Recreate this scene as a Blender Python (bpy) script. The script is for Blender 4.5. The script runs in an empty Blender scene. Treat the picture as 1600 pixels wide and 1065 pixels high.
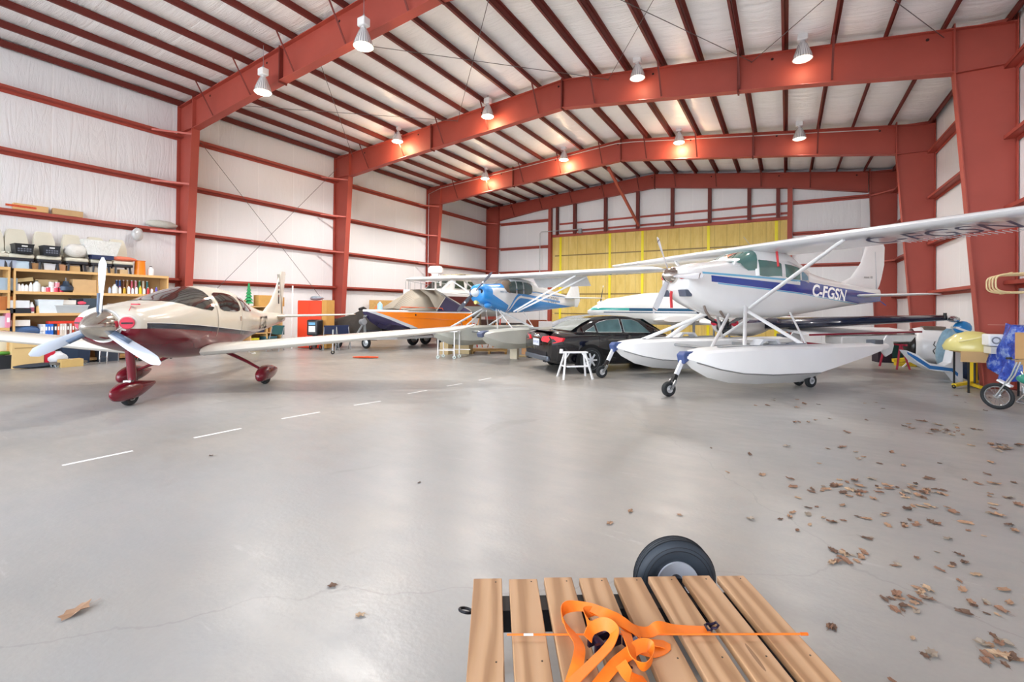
import bpy, math, random
from mathutils import Vector, Matrix
random.seed(7)
PI = math.pi
scn = bpy.context.scene
COL = scn.collection

# ------------------------------------------------------------------ camera
CF, CY0, TH, CH, PIT, ROL = 718.104, 474.225, math.radians(30.863), 1.72, math.radians(-.347), math.radians(-.53)
_r = Vector((math.cos(TH), math.sin(TH), 0)); _f = Vector((-math.sin(TH), math.cos(TH), 0)); _u = Vector((0, 0, 1))
FW = _f*math.cos(PIT) - _u*math.sin(PIT)
_u2 = _u*math.cos(PIT) + _f*math.sin(PIT)
RT = _r*math.cos(ROL) - _u2*math.sin(ROL)
UP = _r*math.sin(ROL) + _u2*math.cos(ROL)
EYE = Vector((0, 0, CH))
cd = bpy.data.cameras.new('camera')
cam = bpy.data.objects.new('camera', cd); COL.objects.link(cam)
cd.sensor_width = 36; cd.lens = 36*CF/1600; cd.shift_y = -(532.5-CY0)/1600; cd.clip_start = .05; cd.clip_end = 500
cam.matrix_world = Matrix(((RT.x, UP.x, -FW.x, 0), (RT.y, UP.y, -FW.y, 0), (RT.z, UP.z, -FW.z, CH), (0, 0, 0, 1)))
scn.camera = cam

# survey of the photo: rays through pixels met with real planes (floor, walls, an aircraft's own side plane)
def ray(px, py): return RT*((px-800)/CF) + UP*((CY0-py)/CF) + FW
def G(px, py, z=0.): d = ray(px, py); return EYE + d*((z-CH)/d.z)
def PX(px, py, X): d = ray(px, py); return EYE + d*(X/d.x)
def PY(px, py, Y): d = ray(px, py); return EYE + d*(Y/d.y)
def DZ(px, py, zc): return EYE + ray(px, py)*zc

# ------------------------------------------------------------------ light
w = bpy.data.worlds.new('overcast_sky'); scn.world = w; w.use_nodes = True
nt = w.node_tree; bg = nt.nodes['Background']
tc = nt.nodes.new('ShaderNodeTexCoord'); sp = nt.nodes.new('ShaderNodeSeparateXYZ'); cr = nt.nodes.new('ShaderNodeValToRGB')
nt.links.new(tc.outputs['Generated'], sp.inputs[0]); nt.links.new(sp.outputs['Z'], cr.inputs[0]); nt.links.new(cr.outputs[0], bg.inputs[0])
cr.color_ramp.elements[0].color = (.80, .83, .86, 1); cr.color_ramp.elements[0].position = 0
cr.color_ramp.elements[1].color = (.72, .82, .97, 1); cr.color_ramp.elements[1].position = .6
bg.inputs[1].default_value = 5.6
scn.view_settings.view_transform = 'Standard'; scn.view_settings.look = 'None'
scn.view_settings.exposure = 0.63; scn.view_settings.gamma = 1; scn.view_settings.use_curve_mapping = False
LAMP_W = 620.0

# ------------------------------------------------------------------ materials
def lin(c):
    if isinstance(c, str):
        c = tuple(int(c[i:i+2], 16)/255 for i in (0, 2, 4))
        return tuple((v/12.92 if v <= .04045 else ((v+.055)/1.055)**2.4) for v in c) + (1,)
    return tuple(c)[:3] + (1,)
MATS = {}
def newmat(name):
    m = bpy.data.materials.new(name); m.use_nodes = True
    return m, m.node_tree, m.node_tree.nodes['Principled BSDF']
def nd(t, k, **kw):
    n = t.nodes.new(k)
    for a, b in kw.items(): setattr(n, a, b)
    return n
def mix(t, fac, a, b, mode='MIX'):
    n = nd(t, 'ShaderNodeMix', data_type='RGBA', blend_type=mode)
    for s, v in ((0, fac), (6, a), (7, b)):
        if hasattr(v, 'links'): t.links.new(v, n.inputs[s])
        else: n.inputs[s].default_value = v
    return n.outputs[2]
def mth(t, op, a, b=0., c=None):
    n = nd(t, 'ShaderNodeMath', operation=op)
    for i, v in enumerate((a, b) if c is None else (a, b, c)):
        if hasattr(v, 'links'): t.links.new(v, n.inputs[i])
        else: n.inputs[i].default_value = v
    return n.outputs[0]
def noise(t, scale, det=3, vec=None, rough=.5):
    n = nd(t, 'ShaderNodeTexNoise'); n.inputs['Scale'].default_value = scale; n.inputs['Detail'].default_value = det
    n.inputs['Roughness'].default_value = rough
    if vec is not None: t.links.new(vec, n.inputs['Vector'])
    return n.outputs['Fac']
def objvec(t, sc=(1, 1, 1)):
    c = nd(t, 'ShaderNodeTexCoord'); m = nd(t, 'ShaderNodeMapping'); m.inputs['Scale'].default_value = sc
    t.links.new(c.outputs['Object'], m.inputs[0]); return m.outputs[0]
def ramp(t, fac, stops):
    n = nd(t, 'ShaderNodeValToRGB'); t.links.new(fac, n.inputs[0]); e = n.color_ramp.elements
    while len(e) < len(stops): e.new(.5)
    for el, (p, c) in zip(e, stops): el.position = p; el.color = lin(c)
    return n.outputs[0]
def bump(t, bs, h, dist, st=1.):
    n = nd(t, 'ShaderNodeBump'); n.inputs['Distance'].default_value = dist; n.inputs['Strength'].default_value = st
    t.links.new(h, n.inputs['Height']); t.links.new(n.outputs[0], bs.inputs['Normal'])
def mat(col, rough=.5, metal=0., var=.12, vs=6., coat=0., emit=0., trans=0., bmp=0., stretch=(1, 1, 1), alpha=1.):
    """plain procedural paint / plastic / metal: the colour with a little noise variation"""
    key = (col, rough, metal, var, vs, coat, emit, trans, bmp, stretch, alpha)
    if key in MATS: return MATS[key]
    m, t, b = newmat('m_%s' % (col if isinstance(col, str) else len(MATS)))
    c = lin(col); v = objvec(t, stretch)
    nz = noise(t, vs, 3, v)
    d = tuple(x*(1-var) for x in c[:3]) + (1,); l = tuple(min(1, x*(1+var*.6)) for x in c[:3]) + (1,)
    t.links.new(mix(t, nz, d, l), b.inputs['Base Color'])
    b.inputs['Roughness'].default_value = rough; b.inputs['Metallic'].default_value = metal
    if coat: b.inputs['Coat Weight'].default_value = coat; b.inputs['Coat Roughness'].default_value = .06
    if emit: b.inputs['Emission Color'].default_value = c; b.inputs['Emission Strength'].default_value = emit
    if trans: b.inputs['Transmission Weight'].default_value = trans
    if alpha < 1: b.inputs['Alpha'].default_value = alpha
    if bmp: bump(t, b, noise(t, vs*3, 4, v), bmp)
    MATS[key] = m
    return m
def zonemat(name, base, zones, rough=.25, coat=.5, metal=0.):
    """paint scheme: zones = (colour, lo poly in x, hi poly in x, xmin, xmax); z between lo(x) and hi(x)"""
    m, t, b = newmat(name)
    c = nd(t, 'ShaderNodeTexCoord'); s = nd(t, 'ShaderNodeSeparateXYZ'); t.links.new(c.outputs['Object'], s.inputs[0])
    X, Z = s.outputs['X'], s.outputs['Z']
    def poly(p):
        r = p[-1]
        for q in reversed(p[:-1]): r = mth(t, 'ADD', mth(t, 'MULTIPLY', X, r), q)
        return r
    out = mix(t, noise(t, 3., 2, objvec(t)), tuple(x*.94 for x in lin(base)[:3])+(1,), lin(base))
    for col, lo, hi, x0, x1 in zones:
        k = mth(t, 'MULTIPLY', mth(t, 'GREATER_THAN', Z, poly(lo)), mth(t, 'LESS_THAN', Z, poly(hi)))
        k = mth(t, 'MULTIPLY', k, mth(t, 'MULTIPLY', mth(t, 'GREATER_THAN', X, x0), mth(t, 'LESS_THAN', X, x1)))
        out = mix(t, k, out, lin(col))
    t.links.new(out, b.inputs['Base Color'])
    b.inputs['Roughness'].default_value = rough; b.inputs['Coat Weight'].default_value = coat; b.inputs['Metallic'].default_value = metal
    b.inputs['Coat Roughness'].default_value = .05
    return m

# ------------------------------------------------------------------ mesh builder
class MB:
    def __init__(s): s.v, s.f, s.m, s.cur = [], [], [], 0
    def mi(s, i): s.cur = i; return s
    def add(s, vs, fs):
        o = len(s.v); s.v += [tuple(p) for p in vs]; s.f += [tuple(i+o for i in f) for f in fs]; s.m += [s.cur]*len(fs); return s
    def hexa(s, p): return s.add(p, [(0, 3, 2, 1), (4, 5, 6, 7), (0, 1, 5, 4), (1, 2, 6, 5), (2, 3, 7, 6), (3, 0, 4, 7)])
    def box(s, c, d, rot=None):
        c = Vector(c); x, y, z = (q/2 for q in d)
        p = [Vector(q) for q in ((-x, -y, -z), (x, -y, -z), (x, y, -z), (-x, y, -z), (-x, -y, z), (x, -y, z), (x, y, z), (-x, y, z))]
        if rot is not None:
            if not isinstance(rot, Matrix): rot = Matrix.Rotation(rot, 3, 'Z')
            p = [rot @ q for q in p]
        return s.hexa([q+c for q in p])
    def bx(s, a, b):
        return s.box([(p+q)/2 for p, q in zip(a, b)], [abs(q-p) for p, q in zip(a, b)])
    def bar(s, a, b, w, h=None, up=(0, 0, 1)):
        a, b = Vector(a), Vector(b); h = h or w; d = (b-a).normalized(); u = Vector(up)
        if abs(d.dot(u)) > .99: u = Vector((1, 0, 0))
        x = d.cross(u).normalized(); y = x.cross(d)
        q = [(-x*w/2-y*h/2), (x*w/2-y*h/2), (x*w/2+y*h/2), (-x*w/2+y*h/2)]
        return s.hexa([a+k for k in q] + [b+k for k in q])
    def loft(s, rings, cap=(1, 1), closed=True):
        n = len(rings[0]); vs = [p for r in rings for p in r]; fs = []
        for i in range(len(rings)-1):
            for j in range(n if closed else n-1):
                k = (j+1) % n; fs.append((i*n+j, i*n+k, (i+1)*n+k, (i+1)*n+j))
        if cap[0]: fs.append(tuple(range(n-1, -1, -1)))
        if cap[1]: fs.append(tuple((len(rings)-1)*n+j for j in range(n)))
        return s.add(vs, fs)
    def tube(s, pts, r, n=8, cap=(1, 1), flat=1.):
        pts = [Vector(p) for p in pts]; rings = []; rr = r if isinstance(r, (list, tuple)) else [r]*len(pts)
        d0 = (pts[1]-pts[0]).normalized(); u = Vector((0, 0, 1)) if abs(d0.z) < .95 else Vector((1, 0, 0))
        x = d0.cross(u).normalized()
        for i, p in enumerate(pts):
            d = (pts[min(i+1, len(pts)-1)]-pts[max(i-1, 0)]).normalized()
            x = (x - d*x.dot(d)).normalized(); y = d.cross(x)
            rings.append([p + x*math.cos(2*PI*j/n)*rr[i] + y*math.sin(2*PI*j/n)*rr[i]*flat for j in range(n)])
        return s.loft(rings, cap)
    def cyl(s, a, b, r, r2=None, n=16): return s.tube([a, b], [r, r if r2 is None else r2], n)
    def lathe(s, c, prof, n=20, axis=(0, 0, 1), cap=(1, 1)):
        """prof = (radius, height along axis)"""
        c = Vector(c); a = Vector(axis).normalized(); u = Vector((0, 0, 1)) if abs(a.z) < .9 else Vector((1, 0, 0))
        x = u.cross(a).normalized(); y = a.cross(x)
        return s.loft([[c + a*h + (x*math.cos(2*PI*j/n) + y*math.sin(2*PI*j/n))*max(r, 1e-4) for j in range(n)] for r, h in prof], cap)
    def prism(s, poly, a, b, plane='xz'):
        """polygon in a plane, extruded from a to b along the third axis"""
        def P(p, k): return {'xz': (p[0], k, p[1]), 'xy': (p[0], p[1], k), 'yz': (k, p[0], p[1])}[plane]
        return s.loft([[P(p, a) for p in poly], [P(p, b) for p in poly]])
    def ball(s, c, r, n=12, sc=(1, 1, 1)):
        c = Vector(c); rings = []
        for i in range(n//2+1):
            t = PI*i/(n//2); rr = max(math.sin(t), 1e-3)
            rings.append([c + Vector((r*rr*math.cos(2*PI*j/n)*sc[0], r*rr*math.sin(2*PI*j/n)*sc[1], -r*math.cos(t)*sc[2])) for j in range(n)])
        return s.loft(rings)
    def torus(s, c, R, r, axis=(0, 0, 1), n=28, m=10, sq=1.):
        c = Vector(c); a = Vector(axis).normalized(); u = Vector((0, 0, 1)) if abs(a.z) < .9 else Vector((1, 0, 0))
        x = u.cross(a).normalized(); y = a.cross(x); rings = []
        for i in range(n+1):
            d = x*math.cos(2*PI*i/n) + y*math.sin(2*PI*i/n)
            rings.append([c + d*(R + r*math.cos(2*PI*j/m)) + a*r*sq*math.sin(2*PI*j/m) for j in range(m)])
        return s.loft(rings, (0, 0))
    def sheet(s, grid):
        n = len(grid[0]); return s.add([p for r in grid for p in r], [(i*n+j, i*n+j+1, (i+1)*n+j+1, (i+1)*n+j) for i in range(len(grid)-1) for j in range(n-1)])
    def build(s, name, mats, parent=None, ang=35, bev=0., solid=0., sub=0):
        me = bpy.data.meshes.new(name); me.from_pydata(s.v, [], s.f)
        for m in (mats if isinstance(mats, (list, tuple)) else [mats]): me.materials.append(m)
        me.polygons.foreach_set('material_index', s.m); me.polygons.foreach_set('use_smooth', [True]*len(s.f))
        me.validate(); me.update()
        import bmesh
        b = bmesh.new(); b.from_mesh(me); bmesh.ops.recalc_face_normals(b, faces=b.faces); b.to_mesh(me); b.free()
        me.set_sharp_from_angle(angle=math.radians(ang))
        o = bpy.data.objects.new(name, me); COL.objects.link(o)
        if parent: o.parent = parent
        if solid: k = o.modifiers.new('thick', 'SOLIDIFY'); k.thickness = solid; k.offset = 0
        if bev:
            k = o.modifiers.new('bevel', 'BEVEL'); k.width = bev; k.segments = 2; k.limit_method = 'ANGLE'; k.angle_limit = math.radians(40)
            k.harden_normals = False
        if sub: k = o.modifiers.new('sub', 'SUBSURF'); k.levels = sub; k.render_levels = sub
        return o
def tag(o, label, cat, group=None, kind=None):
    if label: o['label'] = label
    if cat: o['category'] = cat
    if group: o['group'] = group
    if kind: o['kind'] = kind
    return o
def thing(name, label, cat, loc=(0, 0, 0), rz=0., group=None, sc=1.):
    o = bpy.data.objects.new(name, None); COL.objects.link(o); o.empty_display_size = .2
    o.location = loc; o.rotation_euler = (0, 0, rz); o.scale = (sc,)*3
    return tag(o, label, cat, group)
def place(o, loc, rz=0., sc=1.):
    o.location = loc; o.rotation_euler = (0, 0, rz); o.scale = (sc,)*3 if not isinstance(sc, tuple) else sc; return o
def dup(root, loc, rz=0., label=None, sc=1., group=None):
    kids = [o for o in root.children]
    r = root.copy(); COL.objects.link(r); place(r, loc, rz, sc)
    if label: r['label'] = label
    if group: r['group'] = group
    for ch in kids:
        c = ch.copy(); COL.objects.link(c); c.parent = r
        for g in ch.children:
            d = g.copy(); COL.objects.link(d); d.parent = c
    return r
def struct(o): o['kind'] = 'structure'; return o
def text_mesh(s, size, fn, name, m, parent, shear=0., res=4, ext=0., sx=1., bold=.0):
    """lettering laid on a surface: fn(u, v) -> point, u along the line, v up, both centred on the line"""
    cu = bpy.data.curves.new('lettering', 'FONT'); cu.body = s; cu.size = size; cu.shear = shear; cu.resolution_u = res; cu.offset = bold
    cu.align_x = 'CENTER'; cu.align_y = 'CENTER'
    tmp = bpy.data.objects.new('t', cu); COL.objects.link(tmp)
    me = bpy.data.meshes.new_from_object(tmp); bpy.data.objects.remove(tmp)
    import bmesh
    b = bmesh.new(); b.from_mesh(me); bmesh.ops.triangulate(b, faces=b.faces)
    for v in b.verts: v.co = Vector(fn(v.co.x*sx, v.co.y))
    b.to_mesh(me); b.free(); me.materials.clear(); me.materials.append(m)
    o = bpy.data.objects.new(name, me); COL.objects.link(o)
    if parent: o.parent = parent
    return o
STEEL = mat('A5473A', .55, 0, .14, 1.6, bmp=.0015)
STEEL_SHADED = mat('6C231B', .6, 0, .2, 1.2)  # same red steel paint, with the purlins' shade put into the colour
WHITE = mat('F2F2F2', .3, 0, .04, 3, coat=.5)
CHROME = mat('C9CBCC', .18, 1., .06, 8)
ALU = mat('B4B8BB', .38, 1., .12, 5)
BLACK = mat('17181C', .45, 0, .2, 8)
RUBBER = mat('202326', .75, 0, .25, 12, bmp=.002)
GREY = mat('8B8F94', .5, 0, .15, 6)
CARD = mat('C39A68', .8, 0, .12, 5)
PINE = mat('D7AE73', .6, 0, .16, 3, stretch=(8, 1, 8))
NAVY = mat('1E2B52', .5, 0, .15, 6)
REDM = mat('C22A2A', .4, 0, .1, 6)
YEL = mat('E3C21B', .45, 0, .12, 5)
ORG = mat('FF8412', .4, 0, .08, 5, coat=.3)
# ------------------------------------------------------------------ building
XL, XR, XM = -18.33, 4.32, -6.61
FY = [7.855, 14.332, 20.809, 27.12]
YB = 27.35; YF = -9.0
HL, HR_, HM = 8.84, 8.33, 9.71
GL = [2.51, 4.17, 5.81, 7.50]; GR = [2.30, 3.95, 5.52, 7.09]
def roofz(x): return HL + (HM-HL)*(x-XL)/(XM-XL) if x < XM else HM + (HR_-HM)*(x-XM)/(XR-XM)

# floor: sealed concrete with wear, patches of old paint and a dashed line
m, t, b = newmat('sealed_concrete'); v = objvec(t)
n1 = noise(t, .35, 5, v, .6); n2 = noise(t, 2.2, 6, objvec(t, (1, 2.3, 1)), .65); n3 = noise(t, 30, 4, v)
c = ramp(t, n1, [(.32, '969289'), (.5, 'A9A298'), (.68, 'B5ADA1')])
c = mix(t, mth(t, 'MULTIPLY', n2, .6), c, lin('8C8F92'))
bn_ = nd(t, 'ShaderNodeMapRange'); t.links.new(noise(t, .22, 4, objvec(t, (1, .5, 1)), .6), bn_.inputs[0]); bn_.inputs[1].default_value = .42; bn_.inputs[2].default_value = .62
c = mix(t, mth(t, 'MULTIPLY', bn_.outputs[0], .4), c, lin('9AA1A8'))
st = nd(t, 'ShaderNodeMapRange'); t.links.new(noise(t, .9, 8, objvec(t, (.55, 2.2, 1)), .75), st.inputs[0]); st.inputs[1].default_value = .62; st.inputs[2].default_value = .72
c = mix(t, mth(t, 'MULTIPLY', st.outputs[0], .4), c, lin('D4D3D0'))
sk = nd(t, 'ShaderNodeMapRange'); t.links.new(noise(t, 2.6, 8, objvec(t, (.7, 1.6, 1)), .8), sk.inputs[0]); sk.inputs[1].default_value = .69; sk.inputs[2].default_value = .73
c = mix(t, mth(t, 'MULTIPLY', sk.outputs[0], .7), c, lin('DDDDDB'))
wv = nd(t, 'ShaderNodeTexNoise'); wv.inputs['Scale'].default_value = 1.1; wv.inputs['Detail'].default_value = 9; wv.inputs['Distortion'].default_value = 1.4
t.links.new(objvec(t, (1, .5, 1)), wv.inputs['Vector'])
dk = nd(t, 'ShaderNodeMapRange'); t.links.new(wv.outputs['Fac'], dk.inputs[0]); dk.inputs[1].default_value = .36; dk.inputs[2].default_value = .30
c = mix(t, mth(t, 'MULTIPLY', dk.outputs[0], .35), c, lin('7E7C7A'))
cr_ = nd(t, 'ShaderNodeTexVoronoi', feature='DISTANCE_TO_EDGE'); cr_.inputs['Scale'].default_value = .16
dv = nd(t, 'ShaderNodeVectorMath', operation='ADD'); t.links.new(v, dv.inputs[0])
nn = nd(t, 'ShaderNodeTexNoise'); nn.inputs['Scale'].default_value = .8; nn.inputs['Detail'].default_value = 6; t.links.new(v, nn.inputs['Vector']); t.links.new(nn.outputs['Color'], dv.inputs[1]); t.links.new(dv.outputs[0], cr_.inputs['Vector'])
ck = mth(t, 'LESS_THAN', cr_.outputs['Distance'], .0011)
c = mix(t, mth(t, 'MULTIPLY', ck, .22), c, lin('6F6C69'))
c = mix(t, mth(t, 'MULTIPLY', n3, .22), c, lin('84807B'))
t.links.new(c, b.inputs['Base Color'])
rr = nd(t, 'ShaderNodeMapRange'); t.links.new(n2, rr.inputs[0]); rr.inputs[3].default_value = .2; rr.inputs[4].default_value = .5; t.links.new(rr.outputs[0], b.inputs['Roughness'])
bump(t, b, n3, .002, .6)
CONC = m
LINEP = mat('ECECEA', .5, 0, .2, 20)
fl = MB(); fl.bx((XL-.3, YF, -.25), (XR+.3, YB+.3, 0)); fl.mi(1)
for a, bb in [((97, 727), (208, 704)), ((303, 684), (377, 669)), ((440, 654), (500, 643.5)), ((553, 633), (595, 626.5)), ((637, 615), (667, 609.5)), ((698, 603), (722, 599)), ((748, 594), (768, 590))]:
    p, q = G(*a), G(*bb); d = (q-p).normalized(); n = Vector((-d.y, d.x, 0))*.028
    fl.add([p-n+_u*.0015, q-n+_u*.0015, q+n+_u*.0015, p+n+_u*.0015], [(0, 1, 2, 3)])
struct(fl.build('floor', [CONC, LINEP]))
ap = MB(); ap.bx((-45, YF-45, -.3), (35, YF, -.02)); struct(ap.build('ground', mat('B3ADA4', .9, 0, .15, 1)))

# white vinyl-faced insulation: vertical seams, sagging creases
def insul(name, seam_axis, col='EDEDEF', wr=1.):
    m, t, b = newmat(name)
    c0 = nd(t, 'ShaderNodeTexCoord'); s = nd(t, 'ShaderNodeSeparateXYZ'); t.links.new(c0.outputs['Object'], s.inputs[0]); A = s.outputs[seam_axis]
    fr = mth(t, 'ABSOLUTE', mth(t, 'SUBTRACT', mth(t, 'FRACT', mth(t, 'MULTIPLY', A, 1/1.52)), .5))
    seam = mth(t, 'SMOOTH_MAX' if False else 'GREATER_THAN', fr, .487)
    pill = mth(t, 'POWER', mth(t, 'SUBTRACT', 1., mth(t, 'MULTIPLY', fr, 2.)), .35)
    sc = (1, 1, 1)
    if seam_axis == 'Y': sc = (1, 2.6, .4) if name != 'roof_vinyl' else (.35, 4.5, 1)
    if seam_axis == 'X': sc = (2.6, 1, .4)
    k = nd(t, 'ShaderNodeTexNoise'); k.inputs['Scale'].default_value = 1.5; k.inputs['Detail'].default_value = 7; k.inputs['Roughness'].default_value = .62; k.inputs['Distortion'].default_value = .7
    t.links.new(objvec(t, sc), k.inputs['Vector'])
    rdg = mth(t, 'ABSOLUTE', mth(t, 'SUBTRACT', k.outputs['Fac'], .5))
    h = mth(t, 'ADD', mth(t, 'MULTIPLY', pill, .9), mth(t, 'MULTIPLY', mth(t, 'POWER', rdg, .6), 1.1*wr))
    base = mix(t, mth(t, 'MULTIPLY', seam, .4), lin(col), lin('FFFFFF'))
    base = mix(t, mth(t, 'MULTIPLY', noise(t, .5, 4), .12 if name == 'roof_vinyl' else .22), base, lin('B9B9BE'))
    t.links.new(base, b.inputs['Base Color']); b.inputs['Roughness'].default_value = .34
    bump(t, b, h, .05 if name == 'roof_vinyl' else .022, .8)
    return m
INW = insul('wall_vinyl', 'Y'); INB = insul('back_wall_vinyl', 'X'); INR = insul('roof_vinyl', 'Y', 'FFFFFF', .8)
struct(MB().bx((XL-.3, YF, 0), (XL-.02, YB+.3, HL+.1)).build('wall_left', INW))
struct(MB().bx((XR+.02, YF, 0), (XR+.3, YB+.3, HR_+.1)).build('wall_right', INW))
DX0, DX1, DH = -13.1, -.02, 6.33
wb = MB()
wb.prism([(XL, 0), (DX0, 0), (DX0, DH), (DX1, DH), (DX1, 0), (XR, 0), (XR, HR_), (XM, HM), (XL, HL)], YB, YB+.28)
struct(wb.build('wall_back', INB))
# roof sheet with pillowed blankets drooping between the purlins
NP = 21
PXs = [XL + .12 + (XR-.24-XL)*i/NP for i in range(NP+1)]
g = []
for i in range(NP):
    for k in range(6):
        u = k/6; x = PXs[i] + (PXs[i+1]-PXs[i])*u; g.append((x, roofz(x) - .05*math.sin(PI*u)))
g = [(XL-.1, roofz(XL))] + g + [(PXs[-1], roofz(PXs[-1])), (XR+.1, roofz(XR))]
rf = MB(); ys = [YF + (YB+.2-YF)*j/70 for j in range(71)]
rf.sheet([[(x, y, z - .028*math.cos(y*2*PI/1.52)*(1 if k % 6 else 0)) for k, (x, z) in enumerate(g)] for y in ys])
o = rf.build('ceiling', INR, ang=80, solid=.04); struct(o)

# hangar door of yellow faced panels
DP = MB()
m, t, b = newmat('yellow_foam_door'); c0 = nd(t, 'ShaderNodeTexCoord'); s = nd(t, 'ShaderNodeSeparateXYZ'); t.links.new(c0.outputs['Object'], s.inputs[0])
fr = mth(t, 'FRACT', mth(t, 'MULTIPLY', s.outputs['X'], 1/.62)); gv = mth(t, 'LESS_THAN', mth(t, 'ABSOLUTE', mth(t, 'SUBTRACT', fr, .5)), .035)
c = ramp(t, noise(t, 1.3, 6, objvec(t, (3, 1, .5)), .7), [(.3, 'CFAF58'), (.5, 'DEC26C'), (.75, 'E9D086')])
c = mix(t, mth(t, 'MULTIPLY', gv, .3), c, lin('8E7130'))
fr2 = mth(t, 'FRACT', mth(t, 'MULTIPLY', s.outputs['X'], 1/.1)); c = mix(t, mth(t, 'MULTIPLY', mth(t, 'LESS_THAN', fr2, .12), .14), c, lin('8A6A20'))
t.links.new(c, b.inputs['Base Color']); b.inputs['Roughness'].default_value = .6
DOORM = m
rows = [0.0, 1.3, 2.55, 3.8, 5.05, 6.40]
dr = struct(thing('door_1', None, None, (0, 0, 0)))
for i in range(5):
    p = MB(); p.bx((DX0-.14, YB-.06, rows[i]+(.0 if i else .0)), (DX1+.06, YB-.008, rows[i+1]-.012)); p.build('panel', DOORM, dr)
stx = [PY(876, 400, YB-.05).x, PY(953, 400, YB-.05).x, PY(1004, 395, YB-.05).x, PY(1107, 390, YB-.05).x, PY(1213, 380, YB-.05).x]
for x in stx: MB().bx((x-.07, YB-.1, .1), (x+.07, YB-.061, 6.26)).build('strap', mat('F2E21A', .5, 0, .06, 3), dr)
q = MB()
for z in rows[1:5]: q.bx((DX0+.05, YB-.08, z-.035), (DX1-.05, YB-.061, z+.035))
q.build('rail', mat('8A7340', .5, 0, .2, 4), dr)

# ------------------------------------------------------------------ steel
PUR_D = .20
def zsec(mb, a, b, web, fl_, tk=.012):
    """Z section from a to b: web = vector across, fl_ = flange vector; flanges point opposite ways"""
    a, b, web, fl_ = Vector(a), Vector(b), Vector(web), Vector(fl_)
    def plate(o, e1, e2):
        mb.hexa([a+o, a+o+e1, a+o+e1+e2, a+o+e2, b+o, b+o+e1, b+o+e1+e2, b+o+e2])
    wn, fn = web.normalized()*tk, fl_.normalized()*tk
    plate(Vector(), web, fn); plate(Vector(), wn, -fl_); plate(web-wn, wn, fl_)
for i, x in enumerate(PXs):
    p = MB(); z = roofz(x) - .06
    sx = 1 if x < XM else -1
    zsec(p, (x, YF+.1, z), (x, YB-.03, z), (0, 0, -PUR_D), (sx*.075, 0, 0))
    p.bx((x-.02, YF+.1, z-.03), (x+.02, YB-.03, z-.0))
    side = 'left' if x < XM else 'right'
    o = p.build('roof_purlin', STEEL_SHADED, ang=20)
    if i == 0: l = 'red eave purlin where the roof meets the left wall'
    elif i == NP: l = 'red eave purlin where the roof meets the right wall'
    elif i == 10: l = 'shaded red roof purlin nearest the left of the ridge'
    elif i == 11: l = 'shaded red roof purlin nearest the right of the ridge'
    else:
        n_ = i if side == 'left' else NP-i
        l = 'shaded red roof purlin, %s one up from the %s eave' % (['', 'first', 'second', 'third', 'fourth', 'fifth', 'sixth', 'seventh', 'eighth', 'ninth', 'tenth'][n_], side)
    tag(o, l, 'purlin', 'roof purlins running front to back')
def girt(x, zs, sgn, side):
    ys_ = [YF+.1] + FY + []
    nm = ['lowest', 'second', 'third', 'topmost']
    for j, z in enumerate(zs):
        p = MB()
        zsec(p, (x, YF+.1, z), (x, YB-.1, z), (sgn*.2, 0, 0), (0, 0, .085 if sgn > 0 else .085))
        tag(p.build('wall_girt', STEEL, ang=20), '%s red horizontal wall girt along the %s wall' % (nm[j], side), 'girt')
girt(XL, GL, 1, 'left'); girt(XR, GR, -1, 'right')
BW = .125
ordn = ['nearest', 'second', 'third', 'farthest']
def column(side, i):
    y = FY[i]; sg = 1 if side == 'left' else -1; x0 = (XL if side == 'left' else XR) + sg*.0
    H = HL if side == 'left' else HR_; kn = H - 1.15; wb_, wt = .52, 1.02
    if i == 3: wb_, wt = .75, .98
    lb = 'tall tapered red steel column on the %s wall, %s the %s' % (side, ordn[i] + (' one from' if i in (1, 2) else ' to'), 'camera')
    if i == 3: lb = 'red steel corner column where the %s wall meets the back wall' % side
    r = thing('steel_column', lb, 'column', (x0, y, 0))
    wX = lambda z: sg*(wb_ + (wt-wb_)*min(z, kn)/kn)
    wbm = MB(); wbm.prism([(sg*.01, 0.02), (wX(0)-sg*.01, .02), (wX(kn)-sg*.01, kn), (wX(kn)-sg*.01, H-.12), (sg*.01, H-.12)], -.008, .008); wbm.build('web', STEEL, r)
    f1 = MB(); f1.bx((0, -BW, .02), (sg*.018, BW, H-.1)); f1.build('outer_flange', STEEL, r)
    f2 = MB(); f2.prism([(wX(0), .02), (wX(0)+sg*.02, .02), (wX(kn)+sg*.02, kn), (wX(kn), kn)], -BW, BW); f2.build('inner_flange', STEEL, r)
    st_ = MB(); st_.bx((wX(kn), -BW, kn), (wX(kn)+sg*.03, BW, H-.02)); st_.build('splice_plate', STEEL, r)
    st_ = MB(); st_.bx((sg*.02, -BW+.02, kn-.008), (wX(kn), BW-.02, kn+.008)); st_.build('stiffener', STEEL, r)
    bp = MB(); bp.bx((-sg*.02 if side == 'x' else 0, -.16, 0), (wX(0)+sg*.06, .16, .02)); bp.build('base_plate', STEEL_SHADED, r)
    zs = GL if side == 'left' else GR
    for z in zs[1:]:
        if i < 4:
            a = MB(); yy = -.95 if side == 'left' else .95
            a.bar((sg*.2, yy if i < 3 or side == 'left' else -.95, z), (wX(z)-sg*.03, -.03 if (side == 'left' or i == 3) else .03, z-.02), .012, .06)
            a.build('flange_brace', mat('C4675C', .5, 0, .1, 4), r)
    return r
for i in range(4): column('left', i)
for i in range(1, 4): column('right', i)
RD = .92
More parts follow.
